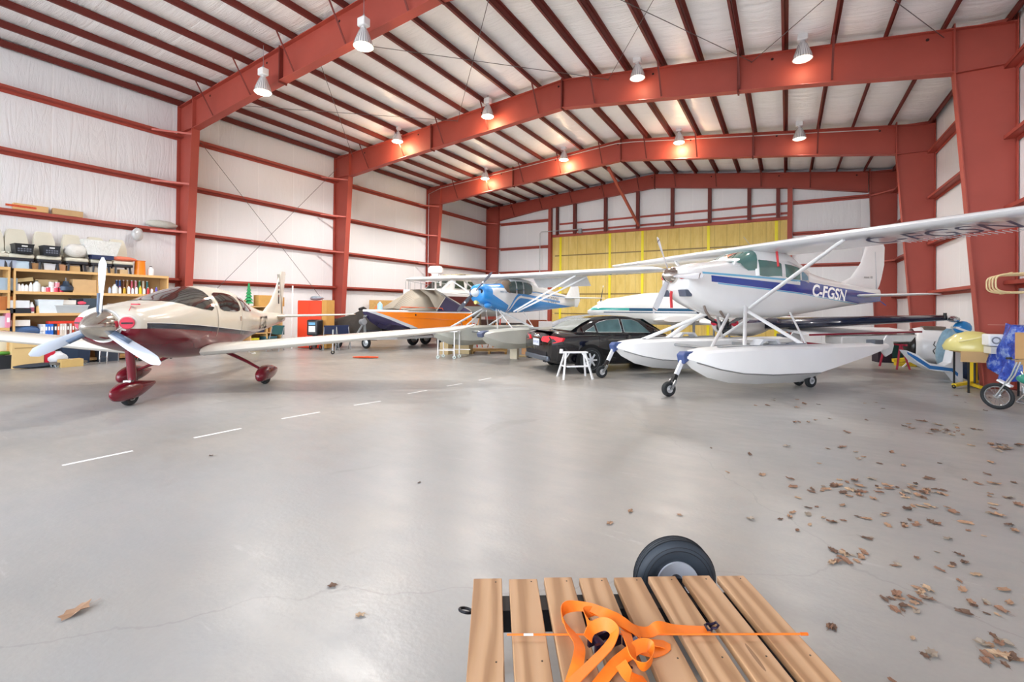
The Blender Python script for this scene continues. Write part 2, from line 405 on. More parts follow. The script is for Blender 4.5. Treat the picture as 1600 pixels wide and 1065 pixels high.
def rafter(i, y):
    nm = ['red steel rafter crossing the roof, nearest the camera', 'red steel rafter crossing the roof, second from the camera', 'red steel rafter crossing the roof, third from the camera', 'red end-frame rafter above the yellow hangar door']
    r = thing('roof_rafter', nm[i], 'rafter', (0, y, 0))
    xa, xb = XL + 1.05, XR - 1.05
    dl, dm = (.98, .92) if i < 3 else (.92, .74)
    def zt(x): return roofz(x) - .06 - PUR_D - .012
    top = [(xa, zt(xa)), (XM, zt(XM)), (xb, zt(xb))]
    pts = [xa, xa+2.5, XM-2.2, XM+2.2, xb-2.5, xb]; dep = lambda x: dl if x in (xa, xb) else dm
    dd = lambda x: dm + (dl-dm)*max(0, 1-min(x-xa, xb-x)/3.0)
    wm = MB(); wm.prism(top + [(x, zt(x)-dd(x)) for x in (xb, xb-3, XM+1.2, XM, XM-1.2, xa+3, xa)], -.008, .008); wm.build('web', STEEL, r)
    tf = MB()
    for (x0, x1) in ((XL+.02, XM), (XM, XR-.02)):
        tf.prism([(x0, zt(x0)), (x1, zt(x1)), (x1, zt(x1)+.02), (x0, zt(x0)+.02)], -BW, BW)
    tf.build('top_flange', STEEL, r)
    bf = MB(); seq = [xa, xa+3, XM, xb-3, xb]
    for x0, x1 in zip(seq, seq[1:]):
        z0, z1 = zt(x0)-dd(x0), zt(x1)-dd(x1); bf.prism([(x0, z0-.022), (x1, z1-.022), (x1, z1), (x0, z0)], -BW, BW)
    bf.build('bottom_flange', STEEL, r)
    for x in (XM,) + ((-12.4, -1.2) if i < 3 else ()):
        s_ = MB(); s_.bx((x-.022, -BW-.0, zt(x)-dd(x)-.07), (x+.022, BW, zt(x)+.06)); s_.build('splice_plate', STEEL_SHADED, r)
    # knee haunch web over the column heads
    for xs, xe, H in ((XL+.02, xa, HL), (xb, XR-.02, HR_)):
        pass
    for k in range(2, NP-1, 2):
        x = PXs[k]; sg = 1 if x < XM else -1
        f = MB(); zb = zt(x)-dd(x)
        for yy in ((-1,) if i < 3 else (-1,)):
            f.bar((x+.03*sg, yy*.62, roofz(x)-.22), (x+.03*sg, yy*.07, zb+.05), .05, .012)
        f.build('flange_brace', STEEL_SHADED, r)
    for x in [PXs[k]-.3 for k in range(2, NP, 3)]: MB().cyl((x, -.014, zt(x)-.13), (x, -.008, zt(x)-.13), .035, n=10).build('brace_hole', mat('2A0F0C', .8), r)
    return r
for i, y in enumerate(FY): rafter(i, y)
# front frame overhead, outside the picture, closes the opening
# girts and posts of the back wall
ZR = lambda x: roofz(x) - 1.15
posts = [(-13.35, .2, 0, 'left door jamb, full height'), (-12.85, .12, 6.36, 'short red post beside the left door jamb'), (-11.62, .17, 6.36, 'first'), (-9.58, .17, 6.36, 'second'), (-7.6, .17, 6.36, 'third'), (-5.62, .17, 6.36, 'fourth'),
         (-3.65, .17, 6.36, 'fifth'), (-1.72, .17, 6.36, 'sixth'), (-.4, .17, 6.36, 'last'), (.12, .22, 0, 'right door jamb, full height')]
for x, w_, z0, l in posts:
    p = MB(); zt = roofz(x)-1.02
    for dx in (-w_/2, w_/2-.015): p.bx((x+dx, YB-.3, z0), (x+dx+.015, YB-.07, zt))
    p.bx((x-w_/2, YB-.19, z0), (x+w_/2, YB-.175, zt)); p.bx((x-w_/2, YB-.312, z0), (x+w_/2, YB-.3, zt)); p.bx((x-w_/2, YB-.07, z0), (x+w_/2, YB-.063, zt))
    lab = 'red steel %s of the hangar door' % l if 'jamb,' in l else (l if 'beside' in l else 'short red steel post above the yellow door, %s from the left' % l)
    if l == 'last': lab = 'short red steel post above the yellow door, closest to the right jamb'
    tag(p.build('door_post', STEEL_SHADED if z0 else STEEL, ang=20), lab, 'post')
hd = MB(); hd.bx((DX0-.1, YB-.2, DH-.06), (DX1+.1, YB-.061, DH+.1)); struct(hd.build('trim_1', STEEL))
for j, (z, l) in enumerate([(6.62, 'thin red rail just above the door header'), (7.12, 'upper red rail between the posts above the door')]):
    q = MB(); xs = [p[0] for p in posts[1:]]
    for xa_, xb_ in zip(xs, xs[1:]):
        q.bx((xa_+.1, YB-.06, z-.06), (xb_-.1, YB-.001, z+.05))
    tag(q.build('header_rail', STEEL, ang=20), l, 'rail')
for xa_, xb_, zs, sd in ((XL+1.0, -13.47, (2.45, 4.05, 5.70, 7.44), 'left'), (.25, XR-.98, (2.3, 3.9, 5.52, 7.09), 'right')):
    for j, z in enumerate(zs):
        q = MB(); zsec(q, (xa_, YB-.001, z), (xb_, YB-.001, z), (0, -.18, 0), (0, 0, .085))
        tag(q.build('wall_girt', STEEL, ang=20), '%s red girt on the back wall %s of the door' % (['lowest', 'second', 'third', 'topmost'][j], sd), 'girt')
# diagonal strut hanging from the third rafter to the door header
a = PY(950, 262, FY[2]+.1); b_ = PY(998, 352, YB-.35)
tag(MB().bar((a.x, FY[2]+.16, a.z+.02), (b_.x, YB-.34, b_.z), .12, .12).build('diagonal_strut', STEEL), 'diagonal red strut from the third rafter down to the door header', 'strut')
# bracing rods
ROD = mat('6E6A6C', .5, .6, .1, 9)
def rod(p, q, l, grp=None, r=.009): 
    tag(MB().cyl(p, q, r, n=6).build('bracing_rod', ROD), l, 'rod', grp)
xw = XL+.24
rod((xw, FY[0]+.15, 7.9), (xw, FY[1]-.15, 1.2), 'thin diagonal bracing rod on left wall falling towards the second column')
rod((xw+.04, FY[0]+.15, 1.2), (xw+.04, FY[1]-.15, 8.1), 'thin diagonal bracing rod on left wall rising towards the second column')
for k, (xa_, xb_) in enumerate(((XL+1.2, XL+7.2), (XL+7.2, XM+1.6), (XM+1.6, XR-5.2), (XR-5.2, XR-1.2))):
    za, zb = roofz(xa_)-.4, roofz(xb_)-.4
    w_ = ['left eave', 'left side of the ridge', 'right side of the ridge', 'right eave'][k]
    rod((xa_, FY[0]+.02, za), (xb_, FY[1]-.02, zb), 'thin roof bracing rod near the %s, running away to the right' % w_)
    rod((xb_, FY[0]+.02, zb-.03), (xa_, FY[1]-.02, za-.03), 'thin roof bracing rod near the %s, running away to the left' % w_)
# conduits
cp = [(x, FY[2]-.16, roofz(x)-.40) for x in [XL+1.1+.8*k for k in range(26)]]
c_ = MB(); c_.tube([(XL+.215, FY[2]-.16, 2.6), (XL+.215, FY[2]-.16, HL-.55)] + cp, .016, 6)
tag(c_.build('electrical_conduit', mat('C9C9C9', .4, .5)), 'thin pale conduit running over the third rafter and down the left wall', 'conduit')
p1, p2, p3 = PY(842, 455, YB-.5), PY(843, 362, YB-.5), PY(900, 358, YB-.5)
c_ = MB(); c_.tube([(p1.x, YB-.4, .0), (p1.x, YB-.4, p2.z-.1), (p2.x+.08, YB-.4, p2.z), (p3.x, YB-.4, p3.z)], .025, 6)
tag(c_.build('electrical_conduit', mat('BFC0C2', .4, .5)), 'grey conduit bending over the left door jamb on the back wall', 'conduit')
p = PY(899, 361, YB-.45); tag(MB().box((p.x+.3, YB-.385, p.z-.0), (.22, .16, .3)).build('door_operator', GREY, bev=.02), 'small grey operator box on first door post', 'box')
p = PX(709, 309, XL+.5); tag(MB().box((XL+.3, p.y, p.z), (.3, .5, .42)).build('wall_speaker', mat('D8CFB4', .6), bev=.03), 'cream box on left wall beside the third rafter', 'box')

# ------------------------------------------------------------------ high bay lamps
LITC = (1., .95, .88)
GLASS = mat('D9DADD', .12, .3, .1, 30, coat=.6)
m, t, b = newmat('ribbed_reflector'); c0 = nd(t, 'ShaderNodeTexCoord'); s = nd(t, 'ShaderNodeSeparateXYZ'); t.links.new(c0.outputs['Object'], s.inputs[0])
an = mth(t, 'ARCTAN2', s.outputs['Y'], s.outputs['X']); rb = mth(t, 'FRACT', mth(t, 'MULTIPLY', an, 24/(2*PI)))
c = mix(t, mth(t, 'LESS_THAN', rb, .3), lin('E6E6E8'), lin('9FA0A6')); t.links.new(c, b.inputs['Base Color']); b.inputs['Roughness'].default_value = .2; b.inputs['Metallic'].default_value = .35
bump(t, b, rb, .004); REFL = m
LENS_ON = mat('FFF0D0', .3, emit=14.); LENS_DIM = mat('F4F0E8', .2, 0, .1, 20, coat=.5, emit=1.2)
def highbay(x, y, z, on, lab):
    r = thing('high_bay_lamp', lab, 'lamp', (x, y, z))
    top = roofz(x)-.27-z
    MB().cyl((0, 0, .30), (0, 0, top), .007, n=6).build('hanger_cable', GREY, r)
    MB().torus((0, 0, .34), .03, .007, (0, 1, 0), 16, 6).build('hook', GREY, r)
    MB().box((0, 0, .17), (.24, .2, .2)).build('ballast_box', mat('EDEDED', .4), r, bev=.025)
    MB().cyl((0, 0, .0), (0, 0, .08), .06, n=14).build('neck', mat('D8D8DA', .3, .4), r)
    MB().lathe((0, 0, 0), [(.07, .02), (.1, -.02), (.15, -.14), (.2, -.27), (.225, -.36), (.23, -.40), (.215, -.40)], 24, cap=(1, 0)).build('reflector', REFL, r)
    MB().lathe((0, 0, 0), [(.214, -.395), (.19, -.42), (.1, -.44), (.001, -.445)], 24, cap=(1, 1)).build('lens', LENS_ON if on > .5 else LENS_DIM, r)
    if on:
        ld = bpy.data.lights.new('lamp_light', 'SPOT'); ld.energy = LAMP_W*max(on, .45); ld.color = (1., .985, .96); ld.shadow_soft_size = .2; ld.spot_size = math.radians(150); ld.spot_blend = .5
        lo = bpy.data.objects.new('lamp_light', ld); COL.objects.link(lo); lo.parent = r; lo.location = (0, 0, -.95)
        ld = bpy.data.lights.new('lamp_glow', 'POINT'); ld.energy = 70*on*on; ld.color = (1., .72, .42); ld.shadow_soft_size = .15
        lo = bpy.data.objects.new('lamp_glow', ld); COL.objects.link(lo); lo.parent = r; lo.location = (0, 0, -.55)
    return r
for px, py, fy, on, l in [(568, 57, 0, 1, 'lit high bay lamp hanging below the nearest rafter, top left of centre'), (411, 131, 0, .6, 'high bay lamp below the nearest rafter close to the left wall'),
                          (621, 212, 1, 1, 'lit lamp at the second rafter, closest to the left wall'), (762, 172, 1, .8, 'lamp on second rafter left of the ridge'),
                          (996, 110, 1, .35, 'lamp on second rafter just right of the ridge'), (1254, 78, 1, .35, 'lamp on second rafter nearest the right wall'),
                          (758, 272, 2, 1, 'lit lamp on third rafter nearest the left wall'), (881, 242, 2, 1, 'lit lamp on third rafter left of the ridge'),
                          (1061, 214, 2, 1, 'lit lamp on third rafter right of the ridge'), (1249, 207, 2, .3, 'dim lamp on third rafter nearest the right wall')]:
    y = FY[fy]-.42; p = PY(px, py, y)
    highbay(p.x, y, p.z+.16, on, l)
# ------------------------------------------------------------------ aircraft toolkit
def hermite(st, x):
    """st: stations sorted by descending x"""
    for i in range(len(st)-1):
        if st[i][0] >= x >= st[i+1][0]: break
    else: i = 0 if x > st[0][0] else len(st)-2
    p0, p1 = st[i], st[i+1]; pm = st[max(i-1, 0)]; pn = st[min(i+2, len(st)-1)]
    L = (p1[0]-p0[0]) or 1e-6; u = max(0, min(1, (x-p0[0])/L)); out = [x]
    for k in range(1, len(p0)):
        m0 = (p1[k]-pm[k])/((p1[0]-pm[0]) or 1e-6)*L; m1 = (pn[k]-p0[k])/((pn[0]-p0[0]) or 1e-6)*L
        out.append((2*u**3-3*u*u+1)*p0[k] + (u**3-2*u*u+u)*m0 + (-2*u**3+3*u*u)*p1[k] + (u**3-u*u)*m1)
    return out
def ringpt(s, a, off=0.):
    x, zb, zt, hw, e = s; zc, h = (zb+zt)/2, (zt-zb)/2; c, q = math.cos(a), math.sin(a)
    return Vector((x, (hw+off)*math.copysign(abs(c)**(2/e), c), zc + (h+off)*math.copysign(abs(q)**(2/e), q)))
def fuselage(mb, st, n=28, sub=4, cap=(1, 1)):
    xs = []
    for a, b in zip(st, st[1:]): xs += [a[0] + (b[0]-a[0])*k/sub for k in range(sub)]
    xs.append(st[-1][0])
    return mb.loft([[ringpt(hermite(st, x), 2*PI*j/n) for j in range(n)] for x in xs], cap)
def surfy(st, x, z, off=0.):
    s = hermite(st, x); zc, h = (s[1]+s[2])/2, (s[2]-s[1])/2+off; r = min(abs((z-zc)/h), 1)
    return (s[3]+off)*(max(0, 1-r**s[4]))**(1/s[4])
def pane(mb, st, cols, side=1, off=.006, k=6, m=3):
    g = []
    for c0, c1 in zip(cols, cols[1:]):
        for j in range(m):
            u = j/m; x, a, b = (c0[i]+(c1[i]-c0[i])*u for i in range(3)); g.append([(x, side*surfy(st, x, a+(b-a)*q/k, off), a+(b-a)*q/k) for q in range(k+1)])
    x, a, b = cols[-1]; g.append([(x, side*surfy(st, x, a+(b-a)*q/k, off), a+(b-a)*q/k) for q in range(k+1)])
    return mb.sheet(g)
def wrap_pane(mb, st, cols, off=.006, k=16, m=3):
    """over the top: cols = (x, lowest angle in degrees)"""
    g = []; cc = []
    for c0, c1 in zip(cols, cols[1:]): cc += [(c0[0]+(c1[0]-c0[0])*j/m, c0[1]+(c1[1]-c0[1])*j/m) for j in range(m)]
    cc.append(cols[-1])
    for x, a0 in cc:
        a0 = math.radians(a0); g.append([ringpt(hermite(st, x), a0 + (PI-2*a0)*q/k, off) for q in range(k+1)])
    return mb.sheet(g)
INC = [0.]
def airfoil(x0, y, z, ch, th, n=9, tw=None, vert=False, camber=.02):
    """closed loop, leading edge at x0, chord running to -x"""
    up, lo = [], []
    if tw is None: tw = INC[0]
    for i in range(n+1):
        u = (1-math.cos(PI*i/n))/2; t = 5*th*(.2969*math.sqrt(u)-.126*u-.3516*u*u+.2843*u**3-.1015*u**4)*ch; c = camber*ch*4*u*(1-u)
        up.append((x0-u*ch, c+t)); lo.append((x0-u*ch, c-t))
    pts = up + lo[-2:0:-1]
    if vert: return [Vector((px, y+pz, z)) for px, pz in pts]
    return [Vector((px, y, z+pz - (x0-px)*math.tan(tw))) for px, pz in pts]
def wing(mb, st, sub=3, camber=.02):
    """st = (y, xle, z, chord, thickness)"""
    rs = []
    for a, b in zip(st, st[1:]): rs += [[a[i]+(b[i]-a[i])*k/sub for i in range(5)] for k in range(sub)]
    rs.append(st[-1])
    return mb.loft([airfoil(s[1], s[0], s[2], s[3], s[4], camber=camber) for s in rs])
def fin(mb, st):
    """st = (z, xle, chord, thickness, y)"""
    return mb.loft([airfoil(s[1], s[4] if len(s) > 4 else 0., s[0], s[2], s[3], vert=True, camber=0) for s in st])
def blade(mb, R, hub, ang, chord=.16, r0=.1, pitch=35, n=9, tipround=1, tipmi=None, bands=()):
    """propeller blade in the y-z plane through hub, spinner axis = x; ang from +z towards +y"""
    d = Vector((0, math.sin(ang), math.cos(ang))); e = Vector((0, math.cos(ang), -math.sin(ang))); h = Vector(hub); rings = []
    for i in range(n+1):
        u = i/n; r = r0+(R-r0)*u; tw = math.radians(pitch*(1-u)+12); c = chord*(.55+.9*u-.65*u*u)*(1 if u < .85 else (1-((u-.85)/.15)**2*.72)); t = .035*(1-u*.8)
        q = []
        for j in range(8):
            a = 2*PI*j/8; w_, k = math.cos(a)*c/2, math.sin(a)*t/2
            q.append(h + d*r + e*(w_*math.cos(tw)-k*math.sin(tw)) + Vector((1, 0, 0))*(w_*math.sin(tw)+k*math.cos(tw)))
        rings.append(q)
    return mb.loft(rings)
def wheel(parent, c, R, W, axis=(0, 1, 0), hubcol=None, name='wheel', hub=True, rim=.55):
    m_ = MB(); c = Vector(c); a = Vector(axis).normalized()
    prof = [(R*rim, -W*.42), (R*.78, -W*.5), (R*.93, -W*.44), (R, -W*.25), (R*1.005, 0), (R, W*.25), (R*.93, W*.44), (R*.78, W*.5), (R*rim, W*.42)]
    t_ = m_.lathe(c, prof, 28, a, (0, 0)).build('tyre' if hub else name, RUBBER, parent)
    if hub:
        h_ = MB(); h_.lathe(c, [(R*.12, -W*.40), (R*.16, -W*.3), (R*rim*.8, -W*.22), (R*rim*.92, -W*.4), (R*rim*1.02, -W*.43), (R*rim*1.02, W*.43), (R*rim*.92, W*.4), (R*rim*.8, W*.22), (R*.16, W*.3), (R*.12, W*.40)], 20, a)
        h_.build('wheel_rim', hubcol or ALU, t_)
    return t_
GLASSD = mat('2B302F', .06, 0, .5, 1.2, coat=1.)
GLASST = mat('54807A', .06, 0, .45, 2.0, coat=1.)

# ------------------------------------------------------------------ maroon and cream low wing aircraft, left
SC = 1.072
la = thing('propeller_aircraft', 'low-wing cream and maroon propeller aircraft with polished spinner, standing left', 'aircraft', (-9.429, 3.287, 0), math.radians(-52.44), sc=SC)
LS = [(.47, 1.03, 1.50, .34, 2.2), (.38, .98, 1.55, .45, 2.3), (.0, .86, 1.61, .52, 2.4), (-.45, .76, 1.68, .56, 2.4), (-.9, .66, 1.80, .58, 2.3), (-1.4, .60, 1.91, .60, 2.2), (-2.0, .58, 1.95, .60, 2.2), (-2.8, .63, 1.89, .56, 2.2),
      (-3.5, .74, 1.69, .44, 2.1), (-4.3, .86, 1.50, .30, 2.1), (-5.2, .96, 1.40, .19, 2.1), (-6.1, 1.06, 1.35, .10, 2.0), (-6.45, 1.12, 1.32, .05, 2.)]
lmat = zonemat('cream_maroon_paint', 'D9D2C4', [('6C0A1D', (0.,), (1.2058, 0.0615, -0.0261, -0.0048), -9., 9.), ('23283A', (1.2058, 0.0615, -0.0261, -0.0048), (1.2885, 0.0567, -0.028, -0.0052), -6.6, .3), ('E8E6E2', (1.2885, 0.0567, -0.028, -0.0052), (1.3005, 0.0567, -0.028, -0.0052), -6.6, .3)], .2, .35)
fuselage(MB(), LS, 32, 5).build('fuselage', lmat, la, ang=60)
CREAM = mat('D9D4CA', .25, 0, .05, 3, coat=.6); MAROON = mat('6E0B1E', .22, 0, .1, 4, coat=.35)
g = MB(); wrap_pane(g, LS, [(-.30, 76), (-.5, 58), (-.75, 36), (-1.05, 24), (-1.32, 18), (-1.42, 22), (-1.46, 34), (-1.44, 50), (-1.36, 70)]); g.build('windshield', GLASSD, la, ang=80)
for sd in (1, -1):
    g = MB(); pane(g, LS, [(-1.62, 1.52, 1.79), (-1.75, 1.47, 1.825), (-2.05, 1.45, 1.825), (-2.3, 1.45, 1.80), (-2.42, 1.47, 1.74), (-2.46, 1.52, 1.66)], sd); g.build('side_window', GLASSD, la, ang=80)
    g = MB(); pane(g, LS, [(-2.6, 1.47, 1.76), (-2.8, 1.45, 1.73), (-3.0, 1.44, 1.64), (-3.16, 1.45, 1.53)], sd); g.build('rear_window', GLASSD, la, ang=80)
    g = MB(); g.lathe((.445, sd*.30, 1.31), [(.085, 0), (.088, .045), (.082, .055), (.001, .058)], 22, (.9, sd*.4, .02)); g.mi(1).box((.502, sd*.326, 1.31), (.008, .13, .022), Matrix.Rotation(sd*.418, 3, 'Z')); g.build('intake_plug', [mat('D8384F', .6), BLACK], la)
    g = MB(); g.torus((.445, sd*.30, 1.31), .105, .02, (.9, sd*.4, .02)); g.build('intake_lip', CREAM, la)
    g = MB(); g.tube([(-2.1, sd*.42, .66), (-2.15, sd*.85, .43), (-2.05, sd*1.22, .25)], [.055, .045, .035], 10, flat=.7); lg = g.build('gear_leg', MAROON, la)
    g = MB(); g.loft([[ringpt(hermite([(-1.68, .13, .22, .02, 2), (-1.75, .08, .30, .09, 2.2), (-1.95, .07, .37, .125, 2.3), (-2.2, .08, .36, .12, 2.3), (-2.45, .13, .30, .07, 2), (-2.62, .2, .25, .015, 2)], x), 2*PI*j/16)+Vector((0, sd*1.25, 0)) for j in range(16)] for x in [-1.68-.047*k for k in range(21)]]); g.build('wheel_fairing', MAROON, la, ang=60)
    wheel(la, (-2.03, sd*1.25, .175), .175, .11)
    # wing
    W_ = [(sd*.45, -1.15, .72, 1.45, .15), (sd*1.2, -1.22, .78, 1.30, .15), (sd*3.2, -1.33, .96, 1.05, .14), (sd*4.8, -1.42, 1.10, .84, .13), (sd*5.2, -1.5, 1.15, .70, .12), (sd*5.42, -1.68, 1.20, .42, .1), (sd*5.48, -1.85, 1.22, .15, .1)]
    g = MB(); wing(g, W_); wg = g.build('wing', CREAM, la, ang=50)
    g = MB(); g.box((-2.22, sd*3.9, 1.035), (.012, 1.9, .004)); g.build('aileron_gap', BLACK, wg)
    text_mesh('C-IVSZ', .46, lambda u, v, sd=sd: (-4.3-(u*sd), sd*(surfy(LS, -4.3-u*sd, 1.13+v*.98)+.014), 1.13+v*.98), 'registration_lettering', BLACK, la, sx=.52, bold=.006) if sd > 0 else None
    g = MB(); wing(g, [(sd*.03, -5.55, 1.27, .85, .1), (sd*1.0, -5.72, 1.30, .66, .1), (sd*1.95, -5.9, 1.33, .46, .1), (sd*2.1, -6.02, 1.335, .26, .1)], camber=0); g.build('tailplane', CREAM, la, ang=50)
g = MB(); g.torus((.475, 0, 1.27), .235, .012, (1, 0, 0), 32, 8); g.build('cowl_ring', mat('F2F2F2', .3), la)
g = MB(); g.lathe((.42, 0, 1.27), [(.225, 0), (.225, .06), (.205, .16), (.165, .27), (.11, .36), (.05, .42), (.001, .445)], 32, (1, 0, 0)); sp_ = g.build('spinner', mat('CFC9BE', .12, 1., .2, 3), la, ang=70)
TIPW = mat('BFC5D0', .25, .3, .04, 4, coat=.4)
for k in range(3):
    a = math.radians([2, 124, 245][k]); g = MB(); blade(g, .985, (.56, 0, 1.27), a, .175, .14)
    bl = g.build('propeller_blade', TIPW, la, ang=60)
    d = Vector((0, math.sin(a), math.cos(a))); e = Vector((0, math.cos(a), -math.sin(a)))
    g = MB(); h0 = Vector((.56, 0, 1.27)); tw = math.radians(35)
    dr_ = e*math.cos(tw)+Vector((1, 0, 0))*math.sin(tw); nn_ = Vector((1, 0, 0))*math.cos(tw)-e*math.sin(tw)
    for s_ in (1, -1): g.add([h0+d*.2-dr_*.055+nn_*.022*s_, h0+d*.47-dr_*.07+nn_*.02*s_, h0+d*.47-dr_*.0+nn_*.022*s_, h0+d*.2+dr_*.01+nn_*.024*s_], [(0, 1, 2, 3)])
    g.build('deicing_boot', mat('5E6E86', .5), bl, solid=.004)
g = MB(); fin(g, [(1.25, -4.75, 1.55, .06), (1.45, -5.05, 1.28, .07), (1.65, -5.42, .93, .09), (2.0, -5.78, .66, .1), (2.5, -6.12, .45, .1), (2.56, -6.2, .34, .08)]); fn_ = g.build('tail_fin', CREAM, la, ang=50)
g = MB(); g.box((-6.15, 0, 1.85), (.012, .075, 1.25), Matrix.Rotation(.2, 3, 'Y')); g.build('rudder_gap', mat('9C958A', .6), fn_)
g = MB()
for k in range(5): g.mi(k % 2).box((-5.95-.03*k*0, .045, 2.2-.12*k), (.05, .012, .07 if k < 4 else .2))
g.build('tail_marking', [mat('4A4140', .6), mat('8A4A3C', .6)], fn_)
g = MB(); g.tube([(-.05, 0, .92), (-.1, 0, .62), (-.13, 0, .36)], [.062, .06, .055], 14); ns = g.build('nose_strut', MAROON, la)
g = MB(); g.cyl((-.05, .0, .38), (-.05, 0, .26), .025); g.box((-.045, 0, .37), (.07, .11, .05)); g.build('oleo_piston', CHROME, ns)
g = MB(); NW = [(.33, .2, .27, .02, 2), (.24, .12, .33, .085, 2.2), (.05, .09, .38, .125, 2.3), (-.2, .1, .37, .12, 2.3), (-.45, .16, .33, .075, 2), (-.68, .24, .29, .015, 2)]
fuselage(g, NW, 18, 4); g.build('nose_wheel_fairing', MAROON, la, ang=60)
wheel(la, (-.08, 0, .165), .165, .1, name='nose_wheel')
g = MB(); g.tube([(-2.9, .42, .66), (-3.05, .55, .5), (-3.25, .55, .49), (-3.3, .5, .5)], .012, 6); g.build('boarding_step', mat('E8E8E6', .4), la)
for i_, pp in enumerate([((.46, .27, 1.36), (.25, .12, 1.6), (.2, .14, 1.62))]):
    g = MB(); g.tube([(.5, .3, 1.28), (.56, .15, 1.16), (.5, -.05, 1.06), (.5, -.27, 1.26)], .006, 5); g.build('plug_cord', mat('E6D5D8', .7), la)
g = MB(); g.box((.24, .27, 1.585), (.05, .1, .02)); g.tube([(.46, .29, 1.4), (.35, .28, 1.56)], .004, 5); g.build('red_flag', mat('D8384F', .7), la)
g = MB(); pane(g, LS, [(-1.5, .98, 1.86), (-1.515, .98, 1.86)], 1, .003, 8, 1); pane(g, LS, [(-2.52, .98, 1.80), (-2.535, .98, 1.80)], 1, .003, 8, 1); g.build('door_seam', mat('A79F92', .6), la)
g = MB(); x_ = -2.42; g.box((x_, surfy(LS, x_, 1.3)+.008, 1.3), (.03, .014, .09)); g.build('door_handle', CHROME, la)

# ------------------------------------------------------------------ white and blue high wing float plane C-FGSN, right
FH = math.atan2(-.78, -.62)
fp = thing('amphibious_floatplane', 'white high-wing floatplane with blue stripe and C-FGSN lettering on amphibious floats', 'floatplane', (-2.92, 10.02, 0), FH)
CS = [(-1.10, 2.14, 2.60, .34, 2.4), (-1.18, 2.02, 2.66, .46, 2.6), (-1.5, 1.80, 2.74, .52, 2.8), (-2.0, 1.62, 2.80, .54, 3.0), (-2.5, 1.52, 2.86, .55, 3.2), (-3.0, 1.50, 2.92, .55, 3.4), (-4.0, 1.50, 2.92, .55, 3.4),
      (-4.7, 1.56, 2.80, .50, 3.0), (-5.6, 1.66, 2.60, .37, 2.7), (-6.6, 1.78, 2.46, .24, 2.5), (-7.6, 1.88, 2.36, .13, 2.3), (-8.3, 1.95, 2.30, .05, 2.1)]
CABS = [(-2.45, 2.70, 2.86, .49, 3.0), (-2.75, 2.65, 2.97, .50, 3.2), (-3.05, 2.6, 3.10, .50, 3.4), (-3.6, 2.6, 3.15, .50, 3.4), (-4.2, 2.55, 3.12, .47, 3.2), (-4.7, 2.5, 2.92, .40, 2.8), (-5.1, 2.4, 2.74, .33, 2.6)]
BL = '173C9C'; LB = '6FB7DA'
cmat = zonemat('white_blue_paint', 'F1F1F1', [(LB, (2.54, .035), (2.585, .035), -4.55, -1.5), (BL, (2.435, .07), (2.55, .055), -4.52, -1.72),
    (BL, (2.5025, .085), (2.735, .07), -9, -4.5), (LB, (2.47, .085), (2.49, .085), -8., -4.5), (LB, (2.40, .07), (2.43, .07), -4.6, -1.9)], .22, .6)
fuselage(MB(), CS, 36, 5).build('fuselage', cmat, fp, ang=50)
fuselage(MB(), CABS, 28, 4).build('cabin_top', WHITE, fp, ang=50)
g = MB(); wrap_pane(g, [(-2.40, 2.62, 2.80, .49, 3), (-2.62, 2.5, 2.92, .52, 3.2), (-2.92, 2.45, 3.07, .53, 3.3), (-3.12, 2.45, 3.135, .53, 3.4)], [(-2.36, 48), (-2.5, 14), (-2.7, -8), (-2.92, -28), (-3.06, -24)], .012); g.build('windshield', GLASST, fp, ang=80)
CF2 = [(-2.9, 1.6, 3.10, .535, 3.4), (-4.3, 1.6, 3.06, .52, 3.4), (-4.8, 1.7, 2.9, .47, 3.0), (-5.2, 1.7, 2.8, .44, 3.)]
